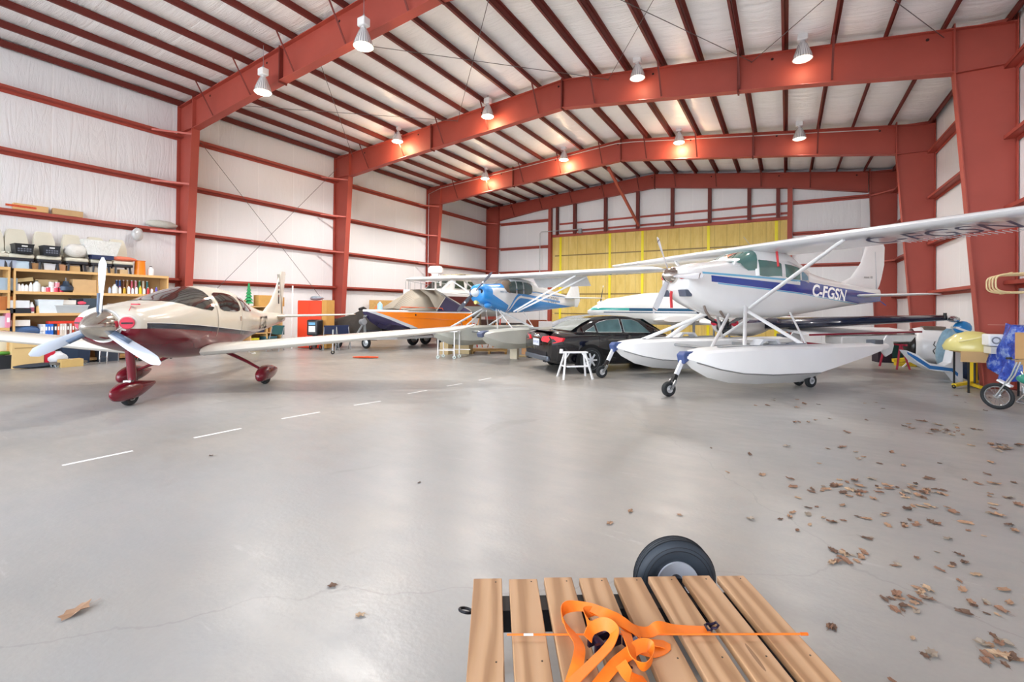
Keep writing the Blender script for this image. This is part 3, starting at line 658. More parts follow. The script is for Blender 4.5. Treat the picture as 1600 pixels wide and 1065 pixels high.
for sd in (1, -1):
    g = MB(); pane(g, CF2, [(-3.02, 2.42, 2.97), (-4.0, 2.36, 2.94), (-4.86, 2.30, 2.62)], sd, .004); g.build('cabin_side', WHITE, fp, ang=80, solid=.01)
    g = MB(); pane(g, CF2, [(-3.13, 2.50, 2.50+.36), (-3.2, 2.485, 2.88), (-3.80, 2.455, 2.83), (-3.86, 2.47, 2.80)], sd, .016); g.build('door_window', GLASST, fp, ang=80)
    g = MB(); pane(g, CF2, [(-3.98, 2.45, 2.80), (-4.2, 2.44, 2.78), (-4.5, 2.43, 2.72)], sd, .016); g.build('rear_side_window', GLASST, fp, ang=80)
    g = MB(); pane(g, CF2, [(-4.56, 2.42, 2.68), (-4.72, 2.42, 2.60), (-4.82, 2.44, 2.52)], sd, .016); g.build('baggage_window', mat('3D7F9E', .1, coat=1.), fp, ang=80)
    # wing
    W_ = [(sd*.0, -2.98, 3.16, 1.63, .12), (sd*2.6, -2.98, 3.17, 1.60, .12), (sd*5.0, -3.0, 3.17, 1.30, .115), (sd*5.55, -3.07, 3.19, 1.1, .11), (sd*5.72, -3.25, 3.16, .75, .1)]
    INC[0] = .055; g = MB(); wing(g, W_, 4, camber=.025); INC[0] = 0.; wg = g.build('wing', mat('F0F1F3', .25, 0, .05, 2, coat=.5), fp, ang=50)
    g = MB(); 
    for k in range(26): g.box((-4.22, sd*(2.9+k*.09), 3.04-.001*k), (.30, .008, .01), Matrix.Rotation(-.03, 3, 'Y'))
    g.build('aileron_corrugation', mat('D5D6DA', .4), wg)
    g = MB(); g.prism([(-3.15, 0), (-3.28, 0), (-3.25, .02), (-3.18, .02)], -.02, .02) if 0 else None
    s0, s1 = Vector((-2.86, sd*.52, 1.74)), Vector((-3.2, sd*2.4, 3.08)); dd_ = (s1-s0).normalized()
    g = MB(); n_ = Vector((1, 0, 0)); 
    rings = []
    for u in (0, .06, .94, 1):
        c_ = s0+(s1-s0)*u; wdt = .07 if 0 < u < 1 else .045; y_ = dd_.cross(n_).normalized()
        rings.append([c_ + n_*math.cos(2*PI*j/12)*wdt + y_*math.sin(2*PI*j/12)*.03 for j in range(12)])
    g.loft(rings); g.build('wing_strut', WHITE, fp, ang=50)
    g = MB(); wing(g, [(sd*.05, -7.05, 2.10, .98, .09), (sd*1.5, -7.3, 2.12, .68, .08), (sd*1.68, -7.45, 2.12, .4, .08)], camber=0); tp = g.build('tailplane', mat('E4E6E8', .3, coat=.4), fp, ang=50)
    g = MB()
    for k in range(14): g.box((-7.82+.006*k*0, sd*(.28+k*.085), 2.125), (.24, .01, .035))
    g.build('elevator_rib', mat('CFD2D6', .4), tp)
    # floats
    yo = sd*1.22
    FS = []
    # (x, keel z, chine z, deck z, half width)
    for x, kz, cz, dz, hw in [(-.36, .70, .73, .80, .10), (-.55, .52, .66, .86, .22), (-.95, .32, .52, .90, .33), (-1.5, .19, .42, .92, .38), (-2.3, .12, .36, .93, .39), (-3.3, .10, .34, .92, .38), (-3.72, .11, .34, .91, .37)]:
        FS.append([Vector((x, yo, kz)), Vector((x, yo+hw*.6, kz+(cz-kz)*.62)), Vector((x, yo+hw, cz)), Vector((x, yo+hw*1.0, cz+.05)), Vector((x, yo+hw*.96, dz-.05)), Vector((x, yo+hw*.78, dz+.0)), Vector((x, yo, dz+.035)),
                   Vector((x, yo-hw*.78, dz)), Vector((x, yo-hw*.96, dz-.05)), Vector((x, yo-hw, cz+.05)), Vector((x, yo-hw, cz)), Vector((x, yo-hw*.6, kz+(cz-kz)*.62))])
    for x, kz, cz, dz, hw in [(-3.74, .22, .36, .91, .37), (-4.6, .40, .50, .90, .31), (-5.6, .60, .66, .90, .22), (-6.35, .76, .79, .89, .12), (-6.5, .79, .81, .88, .09)]:
        FS.append([Vector((x, yo, kz)), Vector((x, yo+hw*.6, kz+(cz-kz)*.62)), Vector((x, yo+hw, cz)), Vector((x, yo+hw*1.0, cz+.03)), Vector((x, yo+hw*.96, dz-.03)), Vector((x, yo+hw*.78, dz+.0)), Vector((x, yo, dz+.03)),
                   Vector((x, yo-hw*.78, dz)), Vector((x, yo-hw*.96, dz-.03)), Vector((x, yo-hw, cz+.03)), Vector((x, yo-hw, cz)), Vector((x, yo-hw*.6, kz+(cz-kz)*.62))])
    g = MB(); g.loft(FS); fl_ = g.build('float', mat('F6F6F6', .35, 0, .05, 2, coat=.25), fp, ang=28)
    g = MB()
    for sy in (1, -1): g.tube([(-.5, yo+sy*.21, .66), (-.95, yo+sy*.335, .53), (-1.5, yo+sy*.385, .43), (-2.3, yo+sy*.395, .37), (-3.72, yo+sy*.375, .35)], .014, 6)
    g.build('spray_rail', ALU, fl_)
    g = MB(); g.bar((-1.1, yo+.12*1, .945), (-3.6, yo+.12, .965), .03, .02); g.bar((-1.3, yo-.15, .945), (-3.6, yo-.15, .965), .03, .02); g.build('deck_rail', ALU, fl_)
    g = MB(); g.prism([(-6.35, .7), (-6.42, .98), (-6.55, 1.1), (-6.72, 1.05), (-6.8, .85), (-6.72, .66), (-6.5, .58)], yo-.015, yo+.015); g.build('water_rudder', mat('E1E3E5', .35, .2), fp)
    g = MB(); g.box((-6.1, yo, .95), (.3, .2, .1)); g.build('tail_bumper', mat('5C6068', .7), fl_)
    # nose gear of the float
    g = MB(); g.prism([(-.30, .62), (-.26, .80), (-.33, .86), (-.58, .87), (-.60, .80), (-.42, .70)], yo-.1, yo+.1); g.build('bow_bumper', mat('46588A', .6), fl_, bev=.02)
    g = MB(); g.bar((-.38, yo, .78), (-.14, yo, .34), .055, .09); g.build('nose_gear_leg', mat('E6E9EE', .3, coat=.3), fp, bev=.01)
    g = MB(); g.bar((-.17, yo, .42), (-.10, yo, .28), .075, .075); g.bar((-.16, yo-.05, .36), (-.02, yo-.07, .22), .02, .03); g.build('shock_absorber', BLACK, fp)
    g = MB(); g.bar((-.12, yo-.07, .31), (.0, yo-.075, .14), .03, .05); g.bar((-.12, yo+.07, .31), (.0, yo+.075, .14), .03, .05); g.build('wheel_fork', ALU, fp)
    wheel(fp, (0, yo, .145), .145, .10, hubcol=mat('D9DADC', .3, .6), rim=.5)
    for dy in (.14, -.14): wheel(fp, (-3.72, yo+dy, .15), .15, .09, hubcol=mat('D9DADC', .3, .6), rim=.5)
    g = MB(); g.cyl((-3.72, yo-.2, .15), (-3.72, yo+.2, .15), .025); g.bar((-3.72, yo, .16), (-3.6, yo, .42), .08, .06); g.build('main_gear_leg', ALU, fp)
    # struts from floats to fuselage
    def st_(a, b, r=.045, nm='float_strut'):
        a, b = Vector(a), Vector(b); d_ = (b-a).normalized(); y_ = d_.cross(Vector((0, 1, 0))).normalized(); z_ = d_.cross(y_)
        MB().loft([[p + y_*math.cos(2*PI*j/10)*r + z_*math.sin(2*PI*j/10)*r*.5 for j in range(10)] for p in (a, b)]).build(nm, WHITE, fp, ang=50)
    st_((-1.7, yo-sd*.1, .9), (-1.95, sd*.42, 1.64)) if 0 else None
    st_((-1.1, yo-sd*.05, .9), (-2.45, sd*.32, 1.60))
    st_((-1.95, yo, .93), (-2.75, sd*.5, 1.76), .06)
    st_((-3.75, yo-sd*.05, .92), (-2.85, sd*.48, 1.66))
    st_((-3.75, yo+sd*.02, .92), (-4.25, sd*.45, 1.62))
for x_ in (-1.9, -3.8):
    MB().cyl((x_, -1.2, .80), (x_, 1.2, .80), .035, n=10).build('spreader_bar', ALU, fp)
g = MB(); fin(g, [(2.25, -6.1, 2.1, .05), (2.42, -6.6, 1.72, .06), (2.6, -7.1, 1.3, .08), (3.0, -7.5, 1.02, .08), (3.5, -7.72, .82, .07), (3.62, -7.85, .62, .06)]); fn_ = g.build('tail_fin', WHITE, fp, ang=50)
text_mesh('cessna 185', .085, lambda u, v: (-7.75-u, .06, 2.62+v), 'fin_lettering', BLACK, fn_)
g = MB(); g.box((-8.12, 0, 2.75), (.012, .075, 1.2), Matrix.Rotation(.08, 3, 'Y')); g.build('rudder_gap', mat('B9BBC0', .6), fn_)
text_mesh('C-FGSN', .46, lambda u, v: (-5.75-u, surfy(CS, -5.75-u, 2.13-.075*u+v*.9)+.006, 2.13-.075*u+v*.9), 'registration_lettering', mat('FFFFFF', .3, emit=.15), fp, shear=.22, sx=1.0, bold=.012)
text_mesh('C-FGSN', 1.0, lambda u, v: (-3.66+v*1.0, 3.62+u*.70, 3.043+.055*v), 'wing_underside_lettering', mat('141C50', .4), fp, sx=.9, shear=.2)
text_mesh('185', .1, lambda u, v: (-4.35-u, .553, 2.36+v), 'model_number_lettering', WHITE, fp)
g = MB(); g.lathe((-1.10, 0, 2.46), [(.19, 0), (.19, .04), (.17, .12), (.12, .2), (.06, .26), (.001, .29)], 28, (1, 0, 0)); g.build('spinner', mat('D3CCC4', .12, 1., .15, 3), fp, ang=70)
for k, ang in enumerate((334, 94, 214)):
    g = MB(); blade(g, 1.04, (-1.02, 0, 2.46), math.radians(ang), .17, .12); bl = g.build('propeller_blade', mat('C6C9D0', .25, .3, .06, 3, coat=.4), fp, ang=60)
    d = Vector((0, math.sin(math.radians(ang)), math.cos(math.radians(ang)))); g = MB(); h0 = Vector((-1.02, 0, 2.46))+d*.93
    e = Vector((0, math.cos(math.radians(ang)), -math.sin(math.radians(ang)))); tw = math.radians(14); cc_ = e*math.cos(tw)+Vector((1, 0, 0))*math.sin(tw)
    g.bar(h0-d*.012, h0+d*.012, .115, .014, up=tuple(cc_.cross(d))); g.build('tip_stripe', mat('4A3A34', .5), bl)
for sd in (1, -1): g = MB(); g.prism([(-1.14, 1.98), (-1.10, 2.13), (-1.3, 2.13), (-1.3, 1.98)], sd*.17, sd*.40); g.build('air_intake', mat('5A6172', .5), fp, bev=.01)
for sd in (1, -1):
    g = MB(); g.ball((-1.12, sd*.3, 2.42), .09, 12, (.5, 1.2, .7)); g.build('intake_plug', mat('DE4A4E', .7), fp)
g = MB(); g.tube([(-1.05, .02, 2.1), (-1.03, .03, 2.0), (-1.04, .04, 1.72)], .018, 6, flat=2); g.build('warning_streamer', mat('E0484C', .7), fp)
for dx in (0, .42):
    g = MB(); g.tube([(-1.7-dx, .33, 1.78), (-1.72-dx, .36, 1.66), (-1.80-dx, .4, 1.52), (-1.92-dx, .4, 1.45)], .028, 8); g.build('exhaust_pipe', mat('8C8078', .35, .8, .3, 8), fp)
g = MB(); g.bar((-3.6, .6, 3.13), (-3.66, .6, 2.72), .05, .015); g.box((-3.6, .6, 3.12), (.05, .16, .04)); g.build('pitot_cover', mat('E0484C', .7), fp)
g = MB(); g.tube([(-8.25, 0, 2.02), (-8.6, 0, 1.85)], .012, 6); g.build('tail_cable', mat('1F3F9E', .5), fp)
g = MB(); g.tube([(-3.4, .1, 3.2), (-3.1, .12, 3.45)], .006, 5); g.build('antenna', GREY, fp)
for yo in (1.22, -1.22):
    g = MB(); g.prism([(-2.2, .93), (-2.35, 1.08), (-2.75, 1.08), (-2.9, .93), (-2.82, .93), (-2.7, 1.04), (-2.4, 1.04), (-2.28, .93)], yo-.12, yo+.12); g.build('float_step', mat('D9DBDE', .35, .2), fp)

# ------------------------------------------------------------------ blue and white tandem bush plane on floats
cb = thing('bush_plane', 'bright blue and white high-wing bush plane on bare metal floats', 'floatplane', (-8.593, 12.484, 0), math.radians(-96.32))
US = [(.34, 1.98, 2.34, .20, 2.2), (.27, 1.86, 2.42, .32, 2.4), (0, 1.74, 2.46, .38, 2.5), (-.4, 1.62, 2.47, .38, 2.6), (-.75, 1.54, 2.50, .38, 2.8), (-1.1, 1.50, 2.66, .37, 3.2), (-1.9, 1.50, 2.72, .36, 3.4), (-2.6, 1.53, 2.66, .33, 3.2),
      (-3.6, 1.58, 2.46, .26, 2.8), (-4.8, 1.66, 2.28, .16, 2.6), (-5.8, 1.72, 2.16, .07, 2.2), (-6.1, 1.75, 2.1, .03, 2.)]
SB = '2F8EDC'
WB = 'E9ECF0'
umat = zonemat('sky_blue_white_paint', WB, [(SB, (0,), (9,), -.28, 9), (SB, (0,), (2.35, .33), -.95, -.2), (SB, (2.34,), (9,), -.8, -.2),
    (SB, (0,), (-1.448, -4.08, -1.2), -1.7, -.9), (SB, (-1.358, -4.08, -1.2), (-1.248, -4.08, -1.2), -1.7, -.9), (SB, (0,), (2.139, .07), -9, -1.7), (SB, (2.22, .075), (2.32, .08), -4.6, -1.7),
    (WB, (2.14, .40), (2.29, .0), -.98, -.08), (SB, (2.36, .05), (2.385, .05), -6, -1.0), ('4A5668', (2.41, .055), (2.425, .055), -6, -1.)], .25, .6)
fuselage(MB(), US, 30, 4).build('fuselage', umat, cb, ang=50)
g = MB(); wrap_pane(g, US, [(-.74, 30), (-.84, 12), (-1.0, 4), (-1.12, 8)], .008); g.build('windshield', mat('6E5F50', .08, 0, .4, 6, coat=1.), cb, ang=80)
for sd in (1, -1):
    for cols, nm in (([(-.98, 2.2, 2.48), (-1.12, 2.18, 2.58), (-1.36, 2.17, 2.6)], 'front_side_window'), ([(-1.42, 2.17, 2.6), (-1.78, 2.16, 2.6)], 'door_window'), ([(-1.84, 2.16, 2.58), (-2.12, 2.15, 2.58), (-2.3, 2.18, 2.54), (-2.38, 2.26, 2.46)], 'rear_side_window')):
        g = MB(); pane(g, US, cols, sd, .008); g.build(nm, mat('3A5453', .06, 0, .4, 3, coat=1.), cb, ang=80)
    W_ = [(sd*.0, -.98, 2.76, 1.6, .11), (sd*4.7, -.98, 2.80, 1.6, .11), (sd*5.15, -1.08, 2.81, 1.4, .1), (sd*5.35, -1.3, 2.81, .95, .09), (sd*5.42, -1.5, 2.81, .5, .08)]
    g = MB(); wing(g, W_, 3); wg = g.build('wing', mat('E6E9EC', .35, 0, .06, 2, coat=.3), cb, ang=50)
    g = MB(); g.hexa([(-2.3, sd*.45, 2.72), (-2.3, sd*2.6, 2.74), (-2.3, sd*2.6, 2.76), (-2.3, sd*.45, 2.74), (-2.62, sd*.45, 2.42), (-2.62, sd*2.6, 2.44), (-2.62, sd*2.6, 2.46), (-2.62, sd*.45, 2.44)]); g.build('flap', mat('F0F1F3', .35), wg)
    for xf, xt in ((-1.25, -1.3), (-1.45, -2.05)):
        g = MB(); g.bar((xf, sd*.34, 1.54), (xt, sd*2.75, 2.72), .05, .022, (1, 0, 0)); g.build('wing_strut', mat('EDEFF2', .3), cb)
    g = MB(); wing(g, [(sd*.03, -5.0, 2.1, 1.1, .05), (sd*.9, -5.25, 2.1, .95, .05), (sd*1.4, -5.55, 2.1, .6, .05), (sd*1.5, -5.75, 2.1, .3, .05)], camber=0); g.build('tailplane', mat('E6E9EC', .35), cb, ang=50)
    yo = sd*1.02; FS = []
    for x, kz, cz, dz, hw in [(1.25, .84, .86, .92, .08), (1.0, .62, .76, .97, .2), (.5, .44, .62, 1.0, .29), (-.2, .36, .54, 1.02, .32), (-1.3, .33, .52, 1.01, .32), (-1.62, .34, .52, 1.0, .31), (-1.64, .44, .54, 1.0, .31), (-2.8, .58, .66, .98, .24), (-3.9, .74, .78, .96, .13), (-4.1, .8, .82, .95, .1)]:
        FS.append([Vector((x, yo, kz)), Vector((x, yo+hw, cz)), Vector((x, yo+hw, dz-.04)), Vector((x, yo+hw*.8, dz)), Vector((x, yo, dz+.02)), Vector((x, yo-hw*.8, dz)), Vector((x, yo-hw, dz-.04)), Vector((x, yo-hw, cz))])
    g = MB(); g.loft(FS); fl_ = g.build('float', mat('CDCFC6', .3, .1, .12, 2.5, bmp=.003), cb, ang=28)
    g = MB(); g.prism([(1.27, .80), (1.33, .92), (1.2, .98), (.96, 1.0), (1.0, .88)], yo-.1, yo+.1); g.build('bow_bumper', mat('5A6480', .6), fl_, bev=.02)
    def st_(a, b, r=.035):
        a, b = Vector(a), Vector(b); d_ = (b-a).normalized(); y_ = d_.cross(Vector((0, 1, 0))).normalized(); z_ = d_.cross(y_)
        MB().loft([[p + y_*math.cos(2*PI*j/10)*r + z_*math.sin(2*PI*j/10)*r*.5 for j in range(10)] for p in (a, b)]).build('float_strut', mat('DDE0E3', .3, .2), cb, ang=50)
    st_((.45, yo, 1.0), (-.35, sd*.3, 1.62)); st_((-.3, yo, 1.02), (-.45, sd*.3, 1.6)); st_((-1.5, yo, 1.0), (-.55, sd*.3, 1.56)); st_((-1.5, yo, 1.0), (-1.9, sd*.3, 1.52))
for x_ in (-.3, -1.5): MB().cyl((x_, -1.0, .85), (x_, 1.0, .85), .03, n=10).build('spreader_bar', ALU, cb)
g = MB(); fin(g, [(1.98, -5.1, 1.2, .05), (2.2, -5.4, 1.1, .05), (2.5, -5.68, .82, .05), (2.66, -5.85, .55, .05), (2.7, -5.98, .35, .04)]); g.build('tail_fin', mat('E6E9EC', .35), cb, ang=50)
g = MB(); g.loft([airfoil(-6.1, 0, 1.72, .28, .06, vert=True, camber=0), airfoil(-6.1, 0, 2.0, .5, .06, vert=True, camber=0), airfoil(-6.1, 0, 2.4, .42, .06, vert=True, camber=0)]); g.build('rudder', mat('E6E9EC', .35), cb, ang=50)
g = MB(); g.lathe((.33, 0, 2.16), [(.15, 0), (.145, .05), (.1, .15), (.04, .2), (.001, .21)], 24, (1, 0, 0)); g.build('spinner', mat('DEE8F2', .3, coat=.5), cb, ang=70)
for ang in (50, 230):
    g = MB(); blade(g, .98, (.41, 0, 2.16), math.radians(ang), .15, .1); bl = g.build('propeller_blade', mat('5A5F6C', .35, .3), cb, ang=60)
    a = math.radians(ang); d = Vector((0, math.sin(a), math.cos(a))); g = MB(); g.ball(Vector((.43, 0, 2.16))+d*.5, .035, 8, (.8, 1, 1)); g.build('blade_decal', mat('E8E8EA', .4), bl)
for sd in (1, -1):
    g = MB(); g.cyl((.27, sd*.2, 2.2), (.335, sd*.2, 2.2), .075); g.build('air_intake', mat('171A2A', .4), cb)
g = MB(); g.cyl((.2, 0, 1.86), (.36, 0, 1.84), .06); g.build('landing_light', mat('E6D98A', .2), cb)
g = MB(); g.ball((.05, .28, 1.74), .14, 12, (1.3, .6, .6)); g.build('exhaust_shroud', mat(SB, .3, coat=.4), cb)
text_mesh('C-GZQN', .3, lambda u, v: (-4.0-u, surfy(US, -4.0-u, 1.98+v)+.004, 1.98+v), 'registration_lettering', mat('5B6470', .5), cb, sx=.8)
text_mesh('C-GZQN', .9, lambda u, v: (-1.75+v*.7, 3.7+u*.55, 2.735), 'wing_underside_lettering', mat('3B6FA8', .5), cb)
text_mesh('PIPER CUB', .1, lambda u, v: (-.65-u, surfy(US, -.65-u, 2.2+v)+.004, 2.2+v), 'nose_lettering', mat('4E7AA0', .5), cb, sx=.8)
# ------------------------------------------------------------------ black sedan
CSC = 1.045
car = thing('car', 'black four-door sedan parked behind the small white step stand', 'car', (-5.149, 11.945, 0), math.radians(52.47), sc=CSC)
CARB = mat('07080F', .1, 0, .1, 2, coat=.8)
# body sections x, (bottom z, sill halfwidth), shoulder z, shoulder halfwidth, top (deck) z
def carring(x, zb, wb_, zs, ws, zt, wt):
    P = [(0, zb), (wb_*.85, zb), (wb_, zb+.06), (ws*1.0, zb+(zs-zb)*.45), (ws, zs-.1), (ws*.985, zs), (wt, zt-.02), (wt*.6, zt), (0, zt+.008)]
    L = [Vector((x, y, z)) for y, z in P]; return L + [Vector((x, -y, z)) for y, z in reversed(P[1:-1])]
CB = [(-1.06, .42, .58, .78, .70, .86, .52), (-1.02, .30, .74, .84, .80, .98, .60), (-.85, .24, .82, .90, .87, 1.02, .68), (-.4, .22, .88, .93, .91, 1.01, .74), (.0, .2, .9, .93, .915, 1.0, .78), (.8, .18, .9, .93, .915, .96, .82), (1.8, .18, .9, .92, .915, .95, .84), (2.25, .18, .9, .88, .91, .94, .80),
      (2.8, .2, .9, .82, .91, .90, .76), (3.3, .22, .87, .76, .88, .82, .70), (3.6, .28, .78, .66, .80, .70, .60), (3.72, .38, .62, .56, .64, .58, .5)]
CBI = []
for a, b in zip(CB, CB[1:]):
    for k in range(4): u = k/4; CBI.append([p+(q-p)*u for p, q in zip(a, b)])
CBI.append(list(CB[-1]))
g = MB(); g.loft([carring(*s_) for s_ in CBI]); g.build('body', CARB, car, ang=40)
GH = [(-.32, 1.0, 1.01, .60), (-.1, 1.0, 1.16, .57), (.15, 1.0, 1.28, .56), (.55, 1.0, 1.375, .555), (1.0, .98, 1.41, .56), (1.4, .96, 1.40, .57), (1.8, .95, 1.32, .58), (2.2, .93, 1.12, .60), (2.48, .91, .95, .62)]
def gring(x, zb, zt, wt):
    wb_ = .76; P = [(0, zb-.06), (wb_, zb-.06), (wb_-.01, zb+.02), (wt+.02, zb+(zt-zb)*.86), (wt-.06, zt), (wt*.5, zt+.02), (0, zt+.025)]
    L = [Vector((x, y, z)) for y, z in P]; return L + [Vector((x, -y, z)) for y, z in reversed(P[1:-1])]
ghi = []
for a, b in zip(GH, GH[1:]): ghi += [[a[i]+(b[i]-a[i])*k/3 for i in range(4)] for k in range(3)]
ghi.append(list(GH[-1]))
g = MB(); g.loft([gring(*s_) for s_ in ghi]); g.build('cabin', CARB, car, ang=40)
WIN = mat('4C6C70', .05, 0, .6, 3, coat=1.)
def gside(x, z):
    for a, b in zip(GH, GH[1:]):
        if a[0] <= x <= b[0]: u = (x-a[0])/(b[0]-a[0]); zb, zt, wt = (a[i]+(b[i]-a[i])*u for i in (1, 2, 3)); break
    k = (z-zb-.02)/((zt-zb)*.86-.02 or 1e-3); return .75 + (wt+.02-.75)*max(0, min(1, k))
for sd in (1, -1):
    for nm, poly in (('front_window', [(1.12, 1.0), (1.95, .975), (1.62, 1.27), (1.45, 1.32), (1.12, 1.335)]), ('rear_window', [(.32, 1.01), (1.04, 1.0), (1.04, 1.34), (.66, 1.315), (.42, 1.26), (.32, 1.22)]), ('quarter_window', [(-.06, 1.03), (.25, 1.015), (.25, 1.17)])):
        ctr = (sum(p[0] for p in poly)/len(poly), sum(p[1] for p in poly)/len(poly))
        g = MB(); vs = [(x, sd*(gside(x, z)+.008), z) for x, z in poly]; vs.append((ctr[0], sd*(gside(*ctr)+.008), ctr[1]))
        g.add(vs, [(i, (i+1) % len(poly), len(poly)) for i in range(len(poly))]); g.build(nm, WIN, car, ang=80)
        if sd < 0: pass
        g = MB(); g.tube([Vector(v) for v in vs[:len(poly)]]+[Vector(vs[0])], .007, 5); g.build('window_trim', ALU, car)
    g = MB(); g.ball((1.98, sd*.93, .99), .1, 12, (.7, 1.1, .65)); g.box((1.98, sd*.84, .95), (.08, .14, .04)); g.build('wing_mirror', CARB, car)
    for x_ in (.42, 1.42):
        g = MB(); g.box((x_, sd*.915, .82), (.2, .03, .03)); g.build('door_handle', CARB, car, bev=.01)
    g = MB()
    for x_ in (.27, 1.08, 2.0): g.bar((x_, sd*.9175, .26), (x_, sd*.917, .9), .006, .006)
    g.build('door_gap', BLACK, car)
    for x_ in (0, 2.8):
        g = MB(); g.lathe((x_, sd*.80, .325), [(.395, .0), (.395, .137)], 30, (0, sd, 0)); g.build('wheel_arch', mat('0A0A0C', .9), car)
        wl = wheel(car, (x_, sd*.85, .325), .325, .225, (0, sd, 0), hub=False, name='tyre')
        rim = MB(); c_ = Vector((x_, sd*.925, .325)); rim.torus(c_, .235, .016, (0, 1, 0), 32, 8); rim.lathe(c_, [(.05, -.02), (.05, .05), (.001, .06)], 14, (0, sd, 0)); rim.lathe(Vector((x_, sd*.85, .325)), [(.20, 0.08), (.24, .11)], 28, (0, sd, 0), (0, 0))
        for k in range(7):
            a = 2*PI*k/7; d = Vector((math.cos(a), 0, math.sin(a))); rim.bar(c_+d*.04+Vector((0, sd*.03, 0)), c_+d*.235, .042, .02, up=(0, 1, 0)); 
        rim.build('alloy_rim', mat('E0E4EA', .3, .35, .08, 5), wl)
        g = MB(); g.cyl((x_, sd*.91, .325), (x_, sd*.935, .325), .14); g.build('brake_disc', mat('6A6A6C', .4, .8), wl)
    g = MB(); yy = sd
    q = [(-1.055, .30, .81), (-1.04, .36, .90), (-1.0, .60, .93), (-.93, .78, .92), (-.74, .89, .88), (-.78, .89, .80), (-.95, .80, .76), (-1.03, .60, .77), (-1.06, .38, .78)]
    g.loft([[Vector((x-.045, sd*(y+.05), z)) for x, y, z in q], [Vector((x+.06, sd*(y-.02), z)) for x, y, z in q]]); g.build('tail_lamp', mat('E3202C', .15, 0, .15, 14, coat=1., emit=.25), car)
    g = MB(); g.box((-1.0, sd*.5, .30), (.14, .12, .06)); g.cyl((-1.09, sd*.47, .3), (-1.0, sd*.47, .3), .035); g.cyl((-1.09, sd*.55, .3), (-1.0, sd*.55, .3), .035); g.build('exhaust_tip', mat('4A4D55', .3, .8), car)
g = MB(); vs = [(-.33, .56, 1.035), (-.33, -.56, 1.035), (-.02, -.54, 1.215), (.3, -.50, 1.345), (.3, .50, 1.345), (-.02, .54, 1.215)]; vs = [(x-.03, y, z+.012) for x, y, z in vs]; g.add(vs, [(0, 1, 2, 5), (5, 2, 3, 4)]); g.build('rear_windscreen', mat('A9ADA6', .05, 0, .5, 3, coat=1.), car, ang=80)
g = MB(); vs = [(2.47, .58, .99), (2.47, -.58, .99), (1.86, -.52, 1.33), (1.86, .52, 1.33)]; g.add([(x+.01, y, z+.015) for x, y, z in vs], [(0, 1, 2, 3)]); g.build('windscreen', WIN, car)
g = MB(); g.box((-1.075, 0, .74), (.02, .34, .17)); g.build('licence_plate', mat('DDE3EC', .5), car, bev=.004)
text_mesh('BNTM 248', .085, lambda u, v: (-1.087, -u, .74+v), 'plate_lettering', mat('2A4A9A', .5), car, sx=.75)
g = MB()
for k in range(4): g.torus((-1.055, .105-.07*k, .895), .045, .007, (1, 0, .2), 18, 6)
g.build('badge', CHROME, car)
g = MB(); g.box((-1.05, .0, .48), (.05, 1.2, .1)); g.build('bumper_insert', mat('1B1D24', .5), car); g = MB(); g.box((-1.04, 0, .36), (.1, 1.36, .12)); g.build('diffuser', mat('6C7480', .3, .5), car, bev=.02)
g = MB(); g.box((-.93, 0, 1.035), (.18, 1.2, .02), Matrix.Rotation(.08, 3, 'Y')); g.build('boot_spoiler', CARB, car, bev=.008)

# ------------------------------------------------------------------ white step stand before the car
p0, p1 = G(872, 594), G(925, 594)
hd_ = math.atan2((p1-p0).y, (p1-p0).x)
ss = thing('step_stand', 'small white A-frame step stand on floor beside rear wheel of black car', 'step stand', tuple((G(898, 590))), hd_ + .1)
SWH = mat('E9EAEC', .4, 0, .05, 6)
g = MB(); g.box((0, 0, .62), (.62, .16, .035)); g.build('top_step', SWH, ss, bev=.008)
g = MB(); g.box((0, -.17, .30), (.52, .1, .03)); g.build('lower_step', SWH, ss, bev=.006)
for sx_ in (-1, 1):
    for sy_ in (-1, 1):
        g = MB(); g.bar((sx_*.24, sy_*.05, .61), (sx_*.36, sy_*.28, .0), .045, .03); lg = g.build('leg', SWH, ss)
    g = MB(); g.bar((sx_*.305, -.17, .3), (sx_*.305, .17, .3), .03, .03); g.bar((sx_*.28, -.1, .44), (sx_*.16, -.05, .6), .02, .02); g.build('side_brace', SWH, ss)
g = MB(); g.cyl((-.34, 0, .6), (-.34, 0, .7), .05, .04); g.build('end_cap', SWH, ss)

# ------------------------------------------------------------------ orange boat on its trailer
BH = math.atan2(-5.23, -.75)
bt = thing('speedboat', 'orange speedboat with grey canvas tent cover, on a trailer', 'boat', (-13.45, 11.77, 0), BH)
bt.scale = (.88, 1, 1)
def hull(st, n=6):
    rr = []
    for a, b in zip(st, st[1:]): rr += [[a[i]+(b[i]-a[i])*k/n for i in range(6)] for k in range(n)]
    rr.append(list(st[-1])); out = []
    for x, kz, cz, cw, sz, sw in rr:
        P = [(0, kz), (cw*.5, kz+(cz-kz)*.55), (cw, cz), (cw+(sw-cw)*.5, cz+(sz-cz)*.45), (sw, sz-.03), (sw-.03, sz), (0, sz)]
        out.append([Vector((x, y, z)) for y, z in P] + [Vector((x, -y, z)) for y, z in reversed(P[1:-1])])
    return out
HS = [(0, 1.42, 1.45, .02, 1.56, .03), (-.35, 1.1, 1.25, .18, 1.56, .38), (-.9, .82, 1.02, .45, 1.55, .72), (-1.8, .66, .86, .78, 1.53, .96), (-3.2, .60, .80, .95, 1.50, 1.06), (-5.35, .60, .80, 1.0, 1.46, 1.05)]
hm = zonemat('orange_hull_paint', 'FF8A12', [('2B2350', (0,), (1.52, .37), -9, 1), ('C9CDD4', (1.52, .37), (1.60, .35), -9, 1), ('F4F4F4', (1.485, 0.015), (2,), -9, 9)], .25, .7)
g = MB(); g.loft(hull(HS)); g.build('hull', hm, bt, ang=35)
